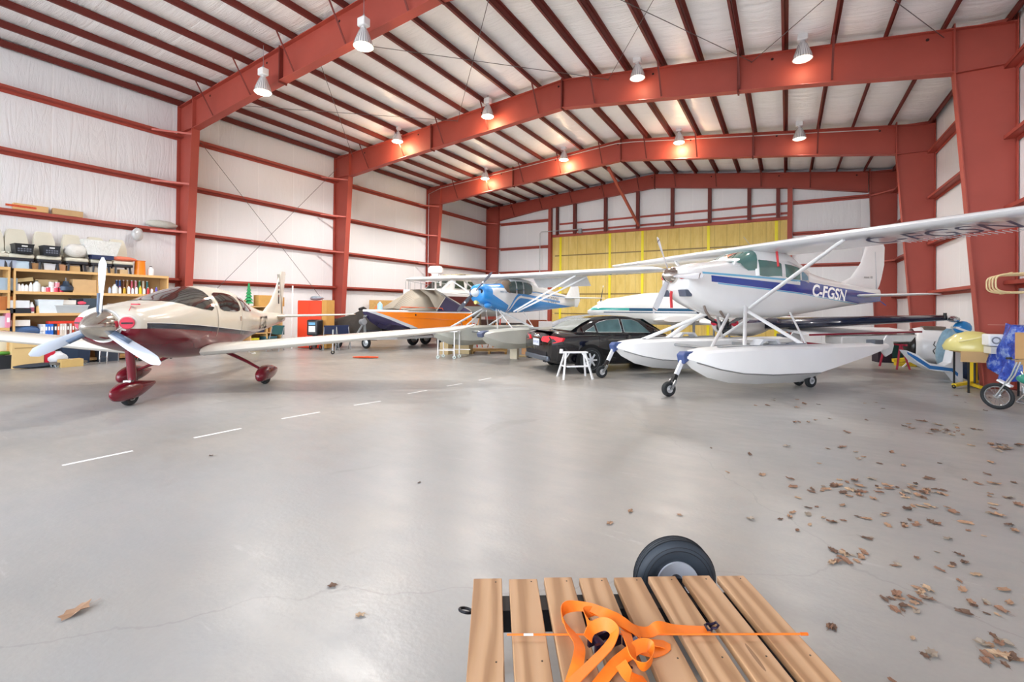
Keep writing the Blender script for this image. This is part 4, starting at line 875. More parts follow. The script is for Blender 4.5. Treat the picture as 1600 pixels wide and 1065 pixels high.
CVS = mat('A39A8C', .85, 0, .15, 3, bmp=.01); NVC = mat('241C45', .85, 0, .15, 4)
g = MB(); R_ = [(-1.75, .95, 1.56), (-2.2, .03, 2.25), (-4.0, .03, 2.38), (-4.1, 1.0, 1.52)]
T_ = [(-1.5, .85, 1.56, 1.60, 1.0, 1.53), (-2.2, .62, 1.98, 2.22, 1.03, 1.52), (-2.5, .6, 2.06, 2.36, 1.05, 1.52), (-3.0, .6, 2.08, 2.39, 1.07, 1.51)]
for sd in (1, -1): g.sheet([[(x, 0, zr), (x, sd*y, z), (x, sd*yb, zb)] for x, y, z, zr, yb, zb in T_])
for sd in (1, -1): g.add([(-3.0, 0, 2.39), (-4.0, 0, 2.38), (-4.0, sd*.6, 2.06), (-3.0, sd*.6, 2.08), (-3.0, sd*1.07, 1.51)], [(0, 1, 2, 3), (3, 2, 4)])
m, t, b = newmat('ribbed_canvas'); fr = nd(t, 'ShaderNodeTexWave'); fr.inputs['Scale'].default_value = 5; fr.inputs['Distortion'].default_value = .4; t.links.new(objvec(t), fr.inputs[0])
t.links.new(mix(t, mth(t, 'MULTIPLY', fr.outputs['Fac'], .5), lin('AEA596'), lin('7E766C')), b.inputs['Base Color']); b.inputs['Roughness'].default_value = .9
g.build('tent_cover', m, bt, ang=14, solid=.01)
g = MB(); g.add([(-4.01, 0, 2.375), (-4.01, .6, 2.06), (-3.02, 1.08, 1.5), (-5.25, 1.06, 1.48), (-5.25, -1.06, 1.48), (-3.02, -1.08, 1.5), (-4.01, -.6, 2.06)], [(1, 2, 3), (0, 1, 3), (0, 3, 4), (0, 4, 6), (6, 4, 5)]); g.build('rear_cover', NVC, bt, ang=20)
g = MB()
for sd in (1, -1): g.tube([(-4.0, 0, 2.4), (-4.63, sd*.53, 1.95), (-5.27, sd*1.05, 1.5)], .03, 6); g.tube([(-4.0, 0, 2.4), (-4.0, sd*.61, 2.08), (-3.0, sd*1.08, 1.53)], .025, 6)
g.build('cover_edging', mat('B5AFA6', .8), bt)
g = MB()
for sd in (1, -1): g.tube([(-1.2, sd*.8, 1.55), (-1.25, sd*.82, 1.66), (-3.4, sd*1.02, 1.62), (-3.45, sd*1.03, 1.52)], .018, 6)
g.build('grab_rail', mat('F0642A', .4), bt)
g = MB(); g.torus((-4.5, 1.06, .9), .1, .02, (0, 1, 0), 20, 6); g.build('hull_emblem', mat('E5C9A8', .5), bt)
for z_ in (1.2,):
    g = MB(); g.tube([(-1.2, .80, 1.28), (-2.4, .985, 1.22), (-3.6, 1.035, 1.16), (-5.3, 1.04, 1.12)], .008, 5); g.build('hull_crease', mat('D96E08', .4), bt)
g = MB(); 
for k, (x_, z_) in enumerate([(-1.9, 1.36), (-4.9, 1.3), (-4.95, 1.12)]): g.ball((x_, 1.02 if k else .97, z_), .035, 8)
g.build('hull_fitting', BLACK, bt)
tr = thing('boat_trailer', 'galvanized boat trailer under the orange speedboat', 'trailer', (-13.45, 11.77, 0), BH)
GAL = mat('B9BDC0', .35, .7, .12, 6)
g = MB()
for sd in (1, -1): g.bar((.3, 0, .5), (-1.0, sd*.72, .48), .08, .1); g.bar((-1.0, sd*.72, .48), (-5.2, sd*.72, .48), .08, .1)
for x_ in (-1.2, -2.8, -4.4): g.bar((x_, -.72, .46), (x_, .72, .46), .06, .06)
g.bar((.3, 0, .5), (1.2, 0, .5), .1, .1); g.build('frame', GAL, tr)
for sd in (1, -1):
    for x_ in (-3.1, -3.8): wheel(tr, (x_, sd*.95, .29), .29, .17, (0, sd, 0))
    g = MB(); g.tube([(-2.7, sd*.95, .45), (-2.85, sd*.95, .6), (-3.45, sd*.95, .66), (-4.05, sd*.95, .6), (-4.2, sd*.95, .45)], .12, 8, flat=.2); g.build('fender', mat('E3E5E7', .35), tr)
    g = MB(); g.bar((-1.4, sd*.45, .66), (-5.0, sd*.5, .60), .1, .05); g.bar((-2.0, sd*.45, .48), (-2.0, sd*.45, .64), .04); g.bar((-4.6, sd*.48, .48), (-4.6, sd*.48, .6), .04); g.build('bunk', mat('55585C', .9), tr)
g = MB(); g.bar((-.1, 0, .5), (-.05, 0, 1.25), .07, .07); g.bar((.35, 0, .5), (-.02, 0, 1.05), .06, .04); g.cyl((.0, -.1, 1.1), (.0, .1, 1.1), .11); g.bar((-.05, 0, 1.3), (-.3, 0, 1.42), .12, .05); g.build('winch_post', mat('9DA3A8', .5, .4), tr)
g = MB(); q = bt.matrix_world
jx = 1.25; g.cyl((jx, .12, .12), (jx, .12, .86), .03); g.box((jx, .12, .5), (.1, .1, .16)); g.build('tongue_jack', GAL, tr)
g = MB(); g.torus((jx, .12, .075), .052, .022, (0, 1, 0), 18, 8); g.build('jack_wheel', RUBBER, tr)

# ------------------------------------------------------------------ cabin cruiser behind
cc = thing('cabin_cruiser', 'white-roofed cabin cruiser with dark red hull behind the orange speedboat', 'boat', (-14.85, 15.3, .46), BH+.06)
cc.scale = (1., .78, 1)
HS = [(0, 1.5, 1.55, .02, 1.98, .04), (-.6, .95, 1.2, .35, 1.96, .6), (-1.6, .75, 1.0, .8, 1.92, 1.0), (-3.2, .68, .95, 1.0, 1.85, 1.15), (-7.0, .68, .95, 1.0, 1.75, 1.15)]
hm2 = zonemat('dark_red_hull_paint', '5A1B22', [('8F979D', (0,), (1.25,), -9, 9), ('E9E9E9', (1.72,), (3,), -9, 9)], .3, .6)
g = MB(); g.loft(hull(HS)); g.build('hull', hm2, cc, ang=35)
g = MB(); g.hexa([(-1.6, -.85, 1.9), (-6.0, -.95, 1.85), (-6.0, .95, 1.85), (-1.6, .85, 1.9), (-2.6, -.8, 2.62), (-5.6, -.85, 2.66), (-5.6, .85, 2.66), (-2.6, .8, 2.62)]); g.build('cabin', WHITE, cc, bev=.06)
g = MB(); g.loft([[Vector((x, y, z)) for y, z in ((-w_, zz), (-w_*.9, zz+.09), (w_*.9, zz+.09), (w_, zz))] for x, w_, zz in ((-2.2, .8, 2.66), (-2.6, 1.05, 2.68), (-6.3, 1.1, 2.70), (-6.6, .95, 2.7))]); g.build('hardtop', mat('E4DDC9', .5), cc, bev=.02)
for sd in (1, -1):
    for xa_, xb_ in ((-2.6, -3.3), (-3.5, -4.4), (-4.6, -5.5)):
        g = MB(); g.hexa([(xa_, sd*.92, 2.12), (xb_, sd*.935, 2.12), (xb_, sd*.945, 2.12), (xa_, sd*.93, 2.12), (xa_-.12, sd*.865, 2.5), (xb_+.03, sd*.88, 2.5), (xb_+.03, sd*.89, 2.5), (xa_-.12, sd*.875, 2.5)]); g.build('cabin_window', mat('2E4140', .08, coat=1.), cc)
g = MB(); g.hexa([(-1.86, -.7, 2.1), (-1.86, .7, 2.1), (-1.85, .7, 2.1), (-1.85, -.7, 2.1), (-2.36, -.68, 2.5), (-2.36, .68, 2.5), (-2.35, .68, 2.5), (-2.35, -.68, 2.5)]); g.build('front_window', mat('2E4140', .08, coat=1.), cc)
g = MB()
for sd in (1, -1):
    g.tube([(-.2, sd*.1, 2.4), (-1.2, sd*.75, 2.38), (-2.2, sd*.95, 2.3)], .016, 6)
    for x_, y_ in ((-.2, .12), (-.7, .45), (-1.2, .75), (-1.7, .86)): g.cyl((x_, sd*y_, 1.9), (x_, sd*y_, 2.36), .013, n=6)
g.build('bow_rail', GAL, cc)
g = MB()
for x_ in (-1.8, -4.6):
    g.bar((x_, -.9, -.46), (x_, -.9, .9), .08); g.bar((x_, .9, -.46), (x_, .9, .9), .08); g.bar((x_, -.9, .66), (x_, .9, .66), .1, .08)
g.build('cradle', mat('6D5A48', .8), cc)
# white outboard motor riding high at the bow of the cruiser, and the canvas rack beyond
p = DZ(681, 418, 20.6)
om = thing('outboard_motor', 'white outboard motor mounted above the bow of the cabin cruiser', 'motor', (p.x, p.y, p.z-.5), .4)
om.scale = (.75, .75, .75)
MB().bar((.0, 0, -.2), (.0, 0, -3.4), .09).build('stand_post', mat('EDE4E2', .3), om)
OB = mat('EDE4E2', .3, 0, .05, 5, coat=.5)
g = MB(); g.loft([[Vector((x*s_, y*s_, z)) for x, y in [(-.42, -.2), (-.3, -.26), (.25, -.26), (.42, -.12), (.42, .12), (.25, .26), (-.3, .26), (-.42, .2)]] for z, s_ in ((.32, .8), (.36, 1.), (.62, .98), (.74, .8), (.77, .5))]); g.build('cowling', OB, om, bev=.02)
g = MB(); g.hexa([(-.15, -.12, .0), (.15, -.12, .0), (.15, .12, 0), (-.15, .12, 0), (-.24, -.2, .34), (.24, -.2, .34), (.24, .2, .34), (-.24, .2, .34)]); g.build('midsection', OB, om)
g = MB(); g.bar((.2, 0, .3), (.42, 0, -.12), .12, .1); g.bar((.42, 0, -.1), (-.6, 0, -.16), .2, .06); g.bar((.3, 0, -.14), (.3, 0, -.42), .1); g.build('mount_bracket', OB, om)
g = MB()
for k in range(5): g.box((-4.6, -.72+.36*k, 2.86), (3.0, .09, .03))
g.build('roof_slat', mat('C9BFA4', .7, 0, .2, 5), cc)['kind'] = 'stuff'
g = MB(); g.box((-3.4, 0, 2.81), (.06, 1.8, .08)); g.box((-5.8, 0, 2.81), (.06, 1.8, .08)); g.build('roof_crossbar', mat('6A5F4E', .7), cc)

# ------------------------------------------------------------------ covered jet ski and its trailer
p = (G(507, 543)+G(562, 545))/2
jt = thing('jet_ski_trailer', 'low black trailer with spoked wheels under the dark covered jet ski', 'trailer', (p.x+.1, p.y+.68, 0), TH-.15)
jt.scale = (.8, .9, 1)
g = MB(); g.bar((-1.1, -.3, .35), (1.2, -.3, .35), .07); g.bar((-1.1, .4, .35), (1.2, .4, .35), .07); g.bar((-.6, -.5, .33), (-.6, .5, .33), .07); g.bar((.7, -.5, .33), (.7, .5, .33), .07); g.build('frame', mat('3A3536', .6), jt)
for x_ in (-.75, .75): wheel(jt, (x_, -.5, .23), .23, .12, (0, 1, 0)); 
js = thing('jet_ski', 'dark brown canvas-covered jet ski in front of second left column', 'jet ski', (p.x+.12, p.y+.72, .40), TH-.15)
js.scale = (.78, .9, 1)
JC = mat('35302C', .8, 0, .25, 4, bmp=.01)
g = MB(); g.loft([[Vector((x, y*w_, z)) for y, z in ((-1, z0), (-.95, z0+.28), (-.5, zt), (0, zt+.05), (.5, zt), (.95, z0+.28), (1, z0))] for x, w_, z0, zt in ((-1.5, .1, .48, .62), (-1.1, .38, .3, .74), (-.5, .5, .1, .86), (0, .52, .0, 1.02), (.3, .52, .0, 1.12), (.55, .5, .0, 1.0), (1.1, .5, .0, .82), (1.5, .45, .05, .78))]); g.build('cover', JC, js, ang=60)
g = MB(); g.tube([(.2, -.3, 1.15), (.25, 0, 1.2), (.2, .3, 1.15)], .06, 8); g.build('handlebar', BLACK, js)
g = MB(); g.loft([[Vector((x, y*w_, z)) for y, z in ((-1, z0+.3), (-.7, z0), (0, z0-.02), (.7, z0), (1, z0+.3))] for x, w_, z0 in ((-1.55, .1, .3), (-.8, .45, .1), (1.4, .48, .0))]); g.build('hull', mat('2A3350', .3, coat=.4), js)

# ------------------------------------------------------------------ generic goods
def bottle(name, lab, cat, loc, h, r, col, cap='F3F3F3', lbl=None, group=None, handle=False):
    o = thing(name, lab, cat, loc, random.uniform(-.4, .4), group)
    MB().lathe((0, 0, 0), [(r*.92, 0), (r, .01*h), (r, h*.62), (r*.85, h*.74), (r*.4, h*.88), (r*.36, h*.93)], 14).build('container', mat(col, .35, 0, .08, 10), o)
    MB().cyl((0, 0, h*.92), (0, 0, h), r*.42, n=12).build('cap', mat(cap, .4), o)
    if lbl: MB().lathe((0, 0, 0), [(r*1.02, h*.15), (r*1.02, h*.52)], 14, cap=(0, 0)).build('label', mat(lbl, .6, 0, .4, 40), o)
    if handle: MB().tube([(r*.7, 0, h*.75), (r*1.1, 0, h*.8), (r*1.05, 0, h*.5)], r*.14, 6).build('handle', mat(col, .35), o)
    return o
def can(name, lab, cat, loc, h, r, col, lid='C8C8CA', group=None):
    o = thing(name, lab, cat, loc, 0, group)
    MB().lathe((0, 0, 0), [(r, 0), (r, h)], 16).build('can_body', mat(col, .4, .1, .3, 20), o)
    MB().lathe((0, 0, 0), [(r*1.03, h-.012), (r*1.03, h+.004), (r*.9, h+.002)], 16).build('lid', mat(lid, .3, .6), o)
    return o
def carton(name, lab, cat, loc, d, col='C39A68', rz=0., tape='E0D2B4', group=None, tilt=None):
    o = thing(name, lab, cat, loc, rz, group)
    MB().box((0, 0, d[2]/2), d).build('box_body', mat(col, .8, 0, .15, 6), o, bev=.004)
    MB().box((0, 0, d[2]+.001), (d[0]*1.0, d[1]*.1, .003)).build('tape', mat(tape, .5), o)
    if tilt: o.rotation_euler = tilt
    return o
def tote(name, lab, cat, loc, d, col, lid=None, rz=0., group=None, holes=False):
    o = thing(name, lab, cat, loc, rz, group); x, y, z = d
    g = MB(); a, b_ = .88, 1.
    g.loft([[Vector((sx*x/2*k, sy*y/2*k, h)) for sx, sy in ((-1, -1), (1, -1), (1, 1), (-1, 1))] for h, k in ((0, a), (z, b_), (z, b_-.07), (.02, a-.07))]); g.build('tub', mat(col, .5, 0, .12, 8), o, ang=20)
    if lid: MB().box((0, 0, z+.012), (x*1.05, y*1.05, .025)).build('lid', mat(lid, .5), o, bev=.006)
    else: g = MB(); g.tube([(-x/2, -y/2, z), (x/2, -y/2, z), (x/2, y/2, z), (-x/2, y/2, z), (-x/2, -y/2, z)], .014, 6); g.build('rim', mat(col, .5), o)
    if holes:
        g = MB(); g.box((0, -y/2*.985, z*.8), (x*.3, .02, z*.14)); 
        g.build('hand_grip', mat('DDDDDD', .6), o)
        g = MB()
        for i in range(5):
            for j in range(2): g.box((-x*.3+x*.15*i, -y/2*.965, z*(.3+.22*j)), (x*.1, .015, z*.12))
        g.build('slot', mat('6E7482', .6), o); o.children[-1]['kind'] = 'stuff'
    return o
# ------------------------------------------------------------------ left wall shelving and what is on it
WX = -17.32      # front plane of the shelves
def SY(px, py=480): return PX(px, py, WX).y
def SZ(px, py): return PX(px, py, WX).z
def shelf_unit(lab, y0, y1, zs, ups, depth=.5):
    r = thing('storage_shelf', lab, 'shelf', (WX-depth/2, (y0+y1)/2, 0))
    c = (y0+y1)/2
    for z in zs: MB().box((0, 0, z-.02), (depth, y1-y0, .04)).build('shelf_board', PINE, r)
    for z in zs:
        MB().box((depth/2-.01+.012, 0, z-.035), (.022, y1-y0, .075)).build('shelf_edge', PINE, r)
    for y in ups: MB().box((0, y-c, zs[0]/2 if 0 else max(zs)/2), (depth, .04, max(zs)-.04)).build('upright', PINE, r)
    MB().box((-depth/2-.012, 0, max(zs)/2), (.012, y1-y0, max(zs)-.02)).build('back_panel', mat('B5966A', .8, 0, .2, 3), r)
    return r
ZSM = [.12, .80, 1.42, 2.00, 2.60]
Y0, Y1, Y2 = 1.6, 3.62, 7.12
shelf_unit('tall pine shelving unit, long one full of bottles and cartons under the aircraft seats', Y1, Y2, ZSM, [Y1+.02, 5.35, Y2-.02])
shelf_unit('pine shelving unit at the left edge, left of the long one', Y0, Y1-.06, [.45, 1.05, 1.50, 2.02, 2.62], [Y0+.02, Y1-.08])
sx = WX-.2
# aircraft seats on the top shelf
SEATC = mat('D3CFBE', .7, 0, .08, 4, bmp=.004); SEATB = mat('20222C', .5, 0, .1, 6)
def seat(lab, y, z=2.6, rz=0.):
    r = thing('aircraft_seat', lab, 'seat', (WX-.28, y, z), rz, 'aircraft seats on the top shelf')
    g = MB(); g.loft([[Vector((xx+.0, y_*w_, zz)) for y_, xx in ((-1, x_-.03), (-.9, x_+.05), (.9, x_+.05), (1, x_-.03), (.9, x_-.07), (-.9, x_-.07))] for zz, x_, w_ in ((.34, -.12, .22), (.55, -.17, .24), (.8, -.22, .235), (.97, -.27, .20), (1.06, -.3, .17), (1.08, -.31, .13))]); g.build('backrest', SEATC, r, ang=60)
    MB().box((.04, 0, .33), (.46, .50, .11)).build('cushion', SEATC, r, bev=.04)
    MB().box((.04, 0, .245), (.44, .47, .07)).build('seat_pan', SEATB, r, bev=.01)
    for sx_ in (-.1, .2):
        for sy_ in (-.17, .17): MB().bar((sx_, sy_, .22), (sx_+.03, sy_*1.1, 0), .04, .04).build('leg', SEATB, r)
    for s_ in (-1, 1): MB().box((-.12, s_*.2, 1.0-.0) if 0 else (-.05, s_*.27, .42), (.3, .05, .06)).build('armrest', SEATC, r, bev=.02)
    return r
sp_ = [(-6, 'aircraft seat at the far left of the top shelf, half outside the picture'), (34, 'cream aircraft seat holding the first black crate'), (78, 'cream aircraft seat holding the second black crate'), (122, 'cream aircraft seat draped with a white bag'), (160, 'aircraft seat hidden behind the big clear plastic bag'), (194, 'cream aircraft seat at the right end with an orange cloth on it')]
for px, l in sp_: seat(l, SY(px, 395))
BCR = '15171D'
tote('milk_crate', 'first black milk crate on the seat at the left of the top shelf', 'crate', (WX-.12, SY(37, 385), 2.99), (.36, .42, .25), BCR, rz=PI/2, holes=True)
tote('milk_crate', 'second black milk crate, on the seat right of the first crate', 'crate', (WX-.12, SY(80, 388), 2.99), (.34, .40, .26), '20242E', rz=PI/2, holes=True)
def blob(name, lab, cat, loc, sc, col, rough=.5, seed=1, coat=0., n=18, rz=0.):
    rnd = random.Random(seed); ph = [rnd.uniform(0, 6) for _ in range(6)]
    g = MB(); rings = []
    for i in range(n//2+1):
        t_ = PI*i/(n//2)
        rings.append([Vector((sc[0]*math.sin(t_)*math.cos(a)*(1+.13*math.sin(3*a+ph[0]+2*t_)+.08*math.sin(7*a+ph[1])), sc[1]*math.sin(t_)*math.sin(a)*(1+.13*math.sin(2*a+ph[2])+.08*math.sin(5*a+ph[3]+t_*3)), sc[2]*(1-math.cos(t_))*(1+.1*math.sin(4*a+ph[4])*math.sin(t_)))) for a in [2*PI*j/n for j in range(n)]])
    g.loft(rings); o = g.build(name, mat(col, rough, 0, .2, 9, coat=coat, bmp=.012), ang=50)
    place(o, loc, rz); return tag(o, lab, cat)
blob('plastic_bag', 'white crumpled bag heaped on the third cream seat', 'bag', (WX-.15, SY(122, 395), 2.99), (.2, .3, .2), 'DAD8D2', .5, 3)
g = MB(); zz = SZ(160, 368); o = thing('clear_bag', 'large clear plastic bag of white stuffing standing on the seats', 'bag', (WX-.1, SY(160, 390), 2.99))
g.loft([[Vector((x, y*w_, z)) for x, y in ((-.14, -1), (.12, -1), (.16, 0), (.12, 1), (-.14, 1))] for z, w_ in ((.12, .33), (.3, .38), (.5, .44), (.55, .45))]); g.build('bag_body', mat('DCDEDB', .35, 0, .25, 12, coat=.5, bmp=.02), o, ang=20)
g = MB(); g.box((.02, 0, .06), (.3, .5, .12)); g.build('dark_contents', NAVY, o)
blob('orange_cloth', 'orange-pink cloth draped over the rightmost cream seat', 'cloth', (WX-.1, SY(194, 400), 2.99), (.15, .34, .07), 'E87E62', .8, 5, rz=.1)
o = thing('orange_bucket', 'bright orange plastic bucket at right end of the top shelf', 'bucket', (WX-.2, SY(223, 410), 2.6))
MB().lathe((0, 0, 0), [(.15, 0), (.13, .42), (.135, .45)], 24).build('bucket_body', mat('F0861E', .35, 0, .06, 4), o); MB().torus((0, 0, .44), .135, .012).build('rim', mat('D9701A', .4), o)
bottle('jug', 'white plastic jug right of the orange bucket', 'jug', (WX-.2, SY(240, 415), 2.6), .30, .085, 'E9E9EA', '2A2A2E')
for k, (px, c_, d, l) in enumerate([(10, 'A9B6CC', (.3, .4, .24), 'pale blue tote at left end of the top shelf'), (35, 'BFD6E6', (.26, .36, .19), 'clear blue bin under the seat with the first crate'), (57, 'B58A5E', (.2, .2, .17), 'small brown carton between the first two seats'), (80, 'D5D8DE', (.2, .24, .17), 'white tub under the second crate seat'), (98, 'C4916B', (.2, .18, .18), 'tan carton right of the white tub under the seats'),
                             (118, 'CDA873', (.2, .26, .16), 'carton below the seat with the white bag'), (150, 'BDB9AE', (.2, .2, .15), 'grey carton below the clear bag'), (175, 'C9A77A', (.2, .2, .15), 'carton left of the last seat'), (196, 'D3B68C', (.2, .2, .14), 'carton below the last seat on the right')]):
    if k in (0, 1, 3): tote('storage_bin', l, 'bin', (WX-.2, SY(px, 405), 2.6), (d[0], d[1], d[2]), c_, rz=0)
    else: carton('carton', l, 'box', (WX-.2, SY(px, 405), 2.6), d, c_)
# second row (2.00)
z2, z3, z4 = 2.0, 1.42, .80
for k, px in enumerate([25, 31, 37, 43, 50, 59]):
    h = [.19, .22, .2, .2, .24, .3][k]; bottle('plastic_bottle', ['first white bottle at the left of the second shelf', 'white bottle with slim neck beside the first one', 'third white bottle on the second shelf', 'fourth squat white bottle on the second shelf', 'fifth white bottle, taller, left of the big clear jug', 'large clear jug among the white bottles'][k], 'bottle', (WX-.1, SY(px, 450), z2), h, .042 if k < 5 else .075, 'ECEDEE' if k < 5 else 'D9DEDD', ['F2F2F2', '2B2B2B'][k % 2])
carton('carton', 'long cream carton tilted on top of the white bottles', 'box', (WX-.3, SY(36, 438), z2+.25), (.2, .5, .1), 'D8C08C', tilt=(.18, 0, 0))
carton('carton', 'cream carton in front of the cans on second shelf', 'box', (WX-.34, SY(78, 437), z2), (.18, .45, .34), 'CDB78C')
for k, (px, dz) in enumerate([(70, 0), (77, 0), (83, 0), (89, 0), (98, 0), (82, .14), (91, .14)]):
    can('paint_can', ['leftmost pink-banded can', 'second pink-banded can', 'third pink-banded can', 'fourth pink-banded can', 'red can at right end of the row', 'upper left can of the stack', 'upper right can of the stack'][k] + ' on the second shelf', 'can', (WX-.1, SY(px, 450), z2+dz), .135, .055, ['EFE3E4', 'D94C62', 'F0DEE0', 'E3506A', 'C9304A', 'F2EDEE', 'E8909E'][k])
o = thing('shop_lamp', 'dark round lantern body with a handle on second shelf beside the cans', 'lantern', (WX-.15, SY(106, 440), z2+.02))
MB().lathe((0, 0, 0), [(.12, 0), (.17, .04), (.17, .14), (.09, .2), (.05, .3)], 20).build('body', mat('39495E', .35, .3), o); MB().tube([(0, 0, .3), (0, 0, .4)], .012, 6).build('stem', GREY, o)
carton('carton', 'big tan carton with a white label in the middle of the second shelf', 'box', (WX-.2, SY(134, 442), z2), (.3, .52, .38), 'CDA97A')
for k, px in enumerate([173, 181, 189, 196, 203, 209, 215, 221, 227, 233, 239, 246]):
    c_ = ['B8C6DC', 'D8DCDD', 'EDEDED', 'C8A020', 'F0F0F0', 'E2E8EE', 'F4F4F4', 'E3C21B', 'E9EFE9', 'C83232', 'DDE4F0', '5A4EA8'][k]
    bottle('spray_bottle', '%s bottle in the front row at the right of the second shelf%s' % (['pale blue', 'round clear', 'white handled', 'mustard', 'white capped', 'ice blue', 'second white', 'bright yellow', 'green-capped white', 'red', 'blue-white', 'purple'][k], ''), 'bottle', (WX-.08, SY(px, 452), z2), [.2, .28, .22, .2, .26, .2, .24, .26, .2, .22, .2, .26][k], [.035, .07][k == 1] if k < 2 else .036, c_, ['2B4E9E', 'DDDDDD', 'E33', 'F5F5F5', 'D23A2A', '2E8B57'][k % 6].replace('E33', 'DD3333'))
for k, px in enumerate([190, 195, 201, 207, 214, 220, 226, 232, 238]):
    can('spray_can', '%s can standing in the raised back row of the second shelf' % ['navy', 'blue', 'brown', 'tan', 'pink', 'rose', 'green', 'cream', 'teal'][k], 'can', (WX-.36, SY(px, 440), z2+.0), .42, .03, ['27467E', '3A62A8', '7A4A2E', 'C29A6A', 'E86A7E', 'F0A0AE', '2E8A5A', 'E8E0C8', '2A7A80'][k])
# third row (1.42)
carton('carton', 'white carton at the left of the third shelf', 'box', (WX-.15, SY(30, 478), z3+.14), (.26, .4, .2), 'DCE1E6'); carton('tool_case', 'flat black case under the white carton, third shelf', 'case', (WX-.15, SY(30, 486), z3), (.3, .45, .13), '23262E', tape='3A3E48')
for k, px in enumerate([44, 51]): bottle('oil_bottle', ['left white oil bottle with dark pink label on third shelf', 'right white oil bottle with dark pink label on third shelf'][k], 'bottle', (WX-.1, SY(px, 480), z3), .3, .055, 'F0F0F2', 'EDEDED', 'B85A78')
bottle('oil_jug', 'tan jug beside the white oil bottles', 'jug', (WX-.1, SY(63, 480), z3), .24, .06, 'D8B064', 'C08A30')
tote('storage_tote', 'milky white tote with papers on third shelf', 'tote', (WX-.16, SY(80, 478), z3), (.34, .5, .36), 'DCE6EC')
tote('storage_tote', 'low grey translucent tote right of the milky one', 'tote', (WX-.16, SY(113, 482), z3), (.34, .7, .2), 'AFB6BA', 'C9CED2')
carton('carton', 'white box resting on low grey tote', 'box', (WX-.2, SY(108, 474), z3+.235), (.25, .34, .13), 'E2E0DA')
tote('tool_bag', 'black tool bag right end of low grey tote', 'bag', (WX-.2, SY(128, 474), z3+.235), (.25, .4, .16), '22252C')
blob('rag', 'pink rag on the low grey tote', 'rag', (WX-.06, SY(129, 478), z3+.235), (.06, .1, .05), 'E8556E', .8, 6)
carton('carton', 'dark blue carton behind the propeller on third shelf', 'box', (WX-.2, SY(142, 478), z3), (.3, .3, .42), '3E4C5A')
for k, px in enumerate([172, 177, 182, 188, 194, 200, 206, 212, 218, 224, 230]):
    can('aerosol_can', '%s aerosol can, third shelf above the cream fuselage' % ['grey', 'slate', 'white', 'charcoal', 'red-capped', 'silver', 'green', 'orange-labelled', 'pale', 'navy-labelled', 'beige'][k], 'can', (WX-.1, SY(px, 476), z3), .27, .033, ['8A929A', '4A5664', 'E4E8EA', '3A3E46', 'C85048', 'B8BCC0', '4E8A5E', 'D88A4A', 'D8DCD0', '3A4A8A', 'D8C8A8'][k])
# fourth row (.80): boxes and binders
carton('carton', 'white carton with red print at left of the fourth shelf', 'box', (WX-.2, SY(32, 500), z4+.28), (.25, .4, .16), 'E6E2DE')
blob('tarpaulin', 'blue and white folded tarpaulin heap on the fourth shelf', 'tarpaulin', (WX-.2, SY(40, 512), z4), (.18, .42, .14), '3F5F8E', .6, 8)
bind = [(66, 'C7CED8'), (69.5, 'E6E8EA'), (73, '2E74D8'), (77.5, '2A68CC'), (82, '2C70D2'), (87.5, '1E2440'), (92, 'E8662C'), (96, 'D9D4CC'), (99.5, 'C9C2B8'), (103, 'E0DCD6'), (107, '6A4A44'), (111, 'D8D2CA'), (115, 'B8462E')]
bn = ['pale grey', 'white left', 'bright blue first', 'bright blue second', 'bright blue third', 'dark navy', 'orange-red', 'cream', 'beige', 'off-white', 'brown', 'ivory', 'rust red']
for (px, c_), n_ in zip(bind, bn):
    o = thing('binder', '%s binder standing in the row on the fourth shelf' % n_, 'binder', (WX-.15, SY(px, 510), z4))
    w_ = .055 if px < 90 else .045
    MB().box((0, 0, .16), (.25, w_, .32)).build('cover', mat(c_, .5), o, bev=.004); MB().box((.127, 0, .2), (.003, w_*.6, .1)).build('spine_label', mat('F0F0EC', .6), o)
carton('red_case', 'long red case lying on top of the binders', 'case', (WX-.18, SY(101, 492), z4+.325), (.25, .62, .07), 'D83A26', tape='E86A2A')
# the left unit
for z_, items in ((2.02, [(6, (.3, .5, .32), '9FB3C4', 'grey-blue carton with dark lettering in left unit, upper shelf')]), (1.50, [(8, (.3, .42, .36), 'B06A34', 'brown leather box in left unit, second compartment')]), (1.05, [(5, (.25, .2, .3), 'D8DADF', 'white file box in left unit'), ]), (.45, [(6, (.3, .42, .3), 'D5CDB4', 'cream box low in the left unit')])):
    for px, d, c_, l in items: carton('carton', l, 'box', (WX-.2, SY(px, 480), z_), d, c_)
o = thing('binder', 'pink binder beside the white file box in left unit', 'binder', (WX-.12, SY(12.5, 500), 1.05)); MB().box((0, 0, .19), (.28, .08, .38)).build('cover', mat('D987A0', .5), o, bev=.004); MB().box((.142, 0, .2), (.003, .05, .12)).build('spine_label', WHITE, o)
tote('storage_crate', 'black crate of odds and ends on the floor under left unit', 'crate', (WX+.0, SY(9, 555), 0), (.42, .5, .34), '1D2026', rz=0)
blob('green_cloth', 'green cloth over the black floor crate', 'cloth', (WX-.02, SY(5, 548), .345), (.12, .2, .05), '5E9A3A', .8, 11)
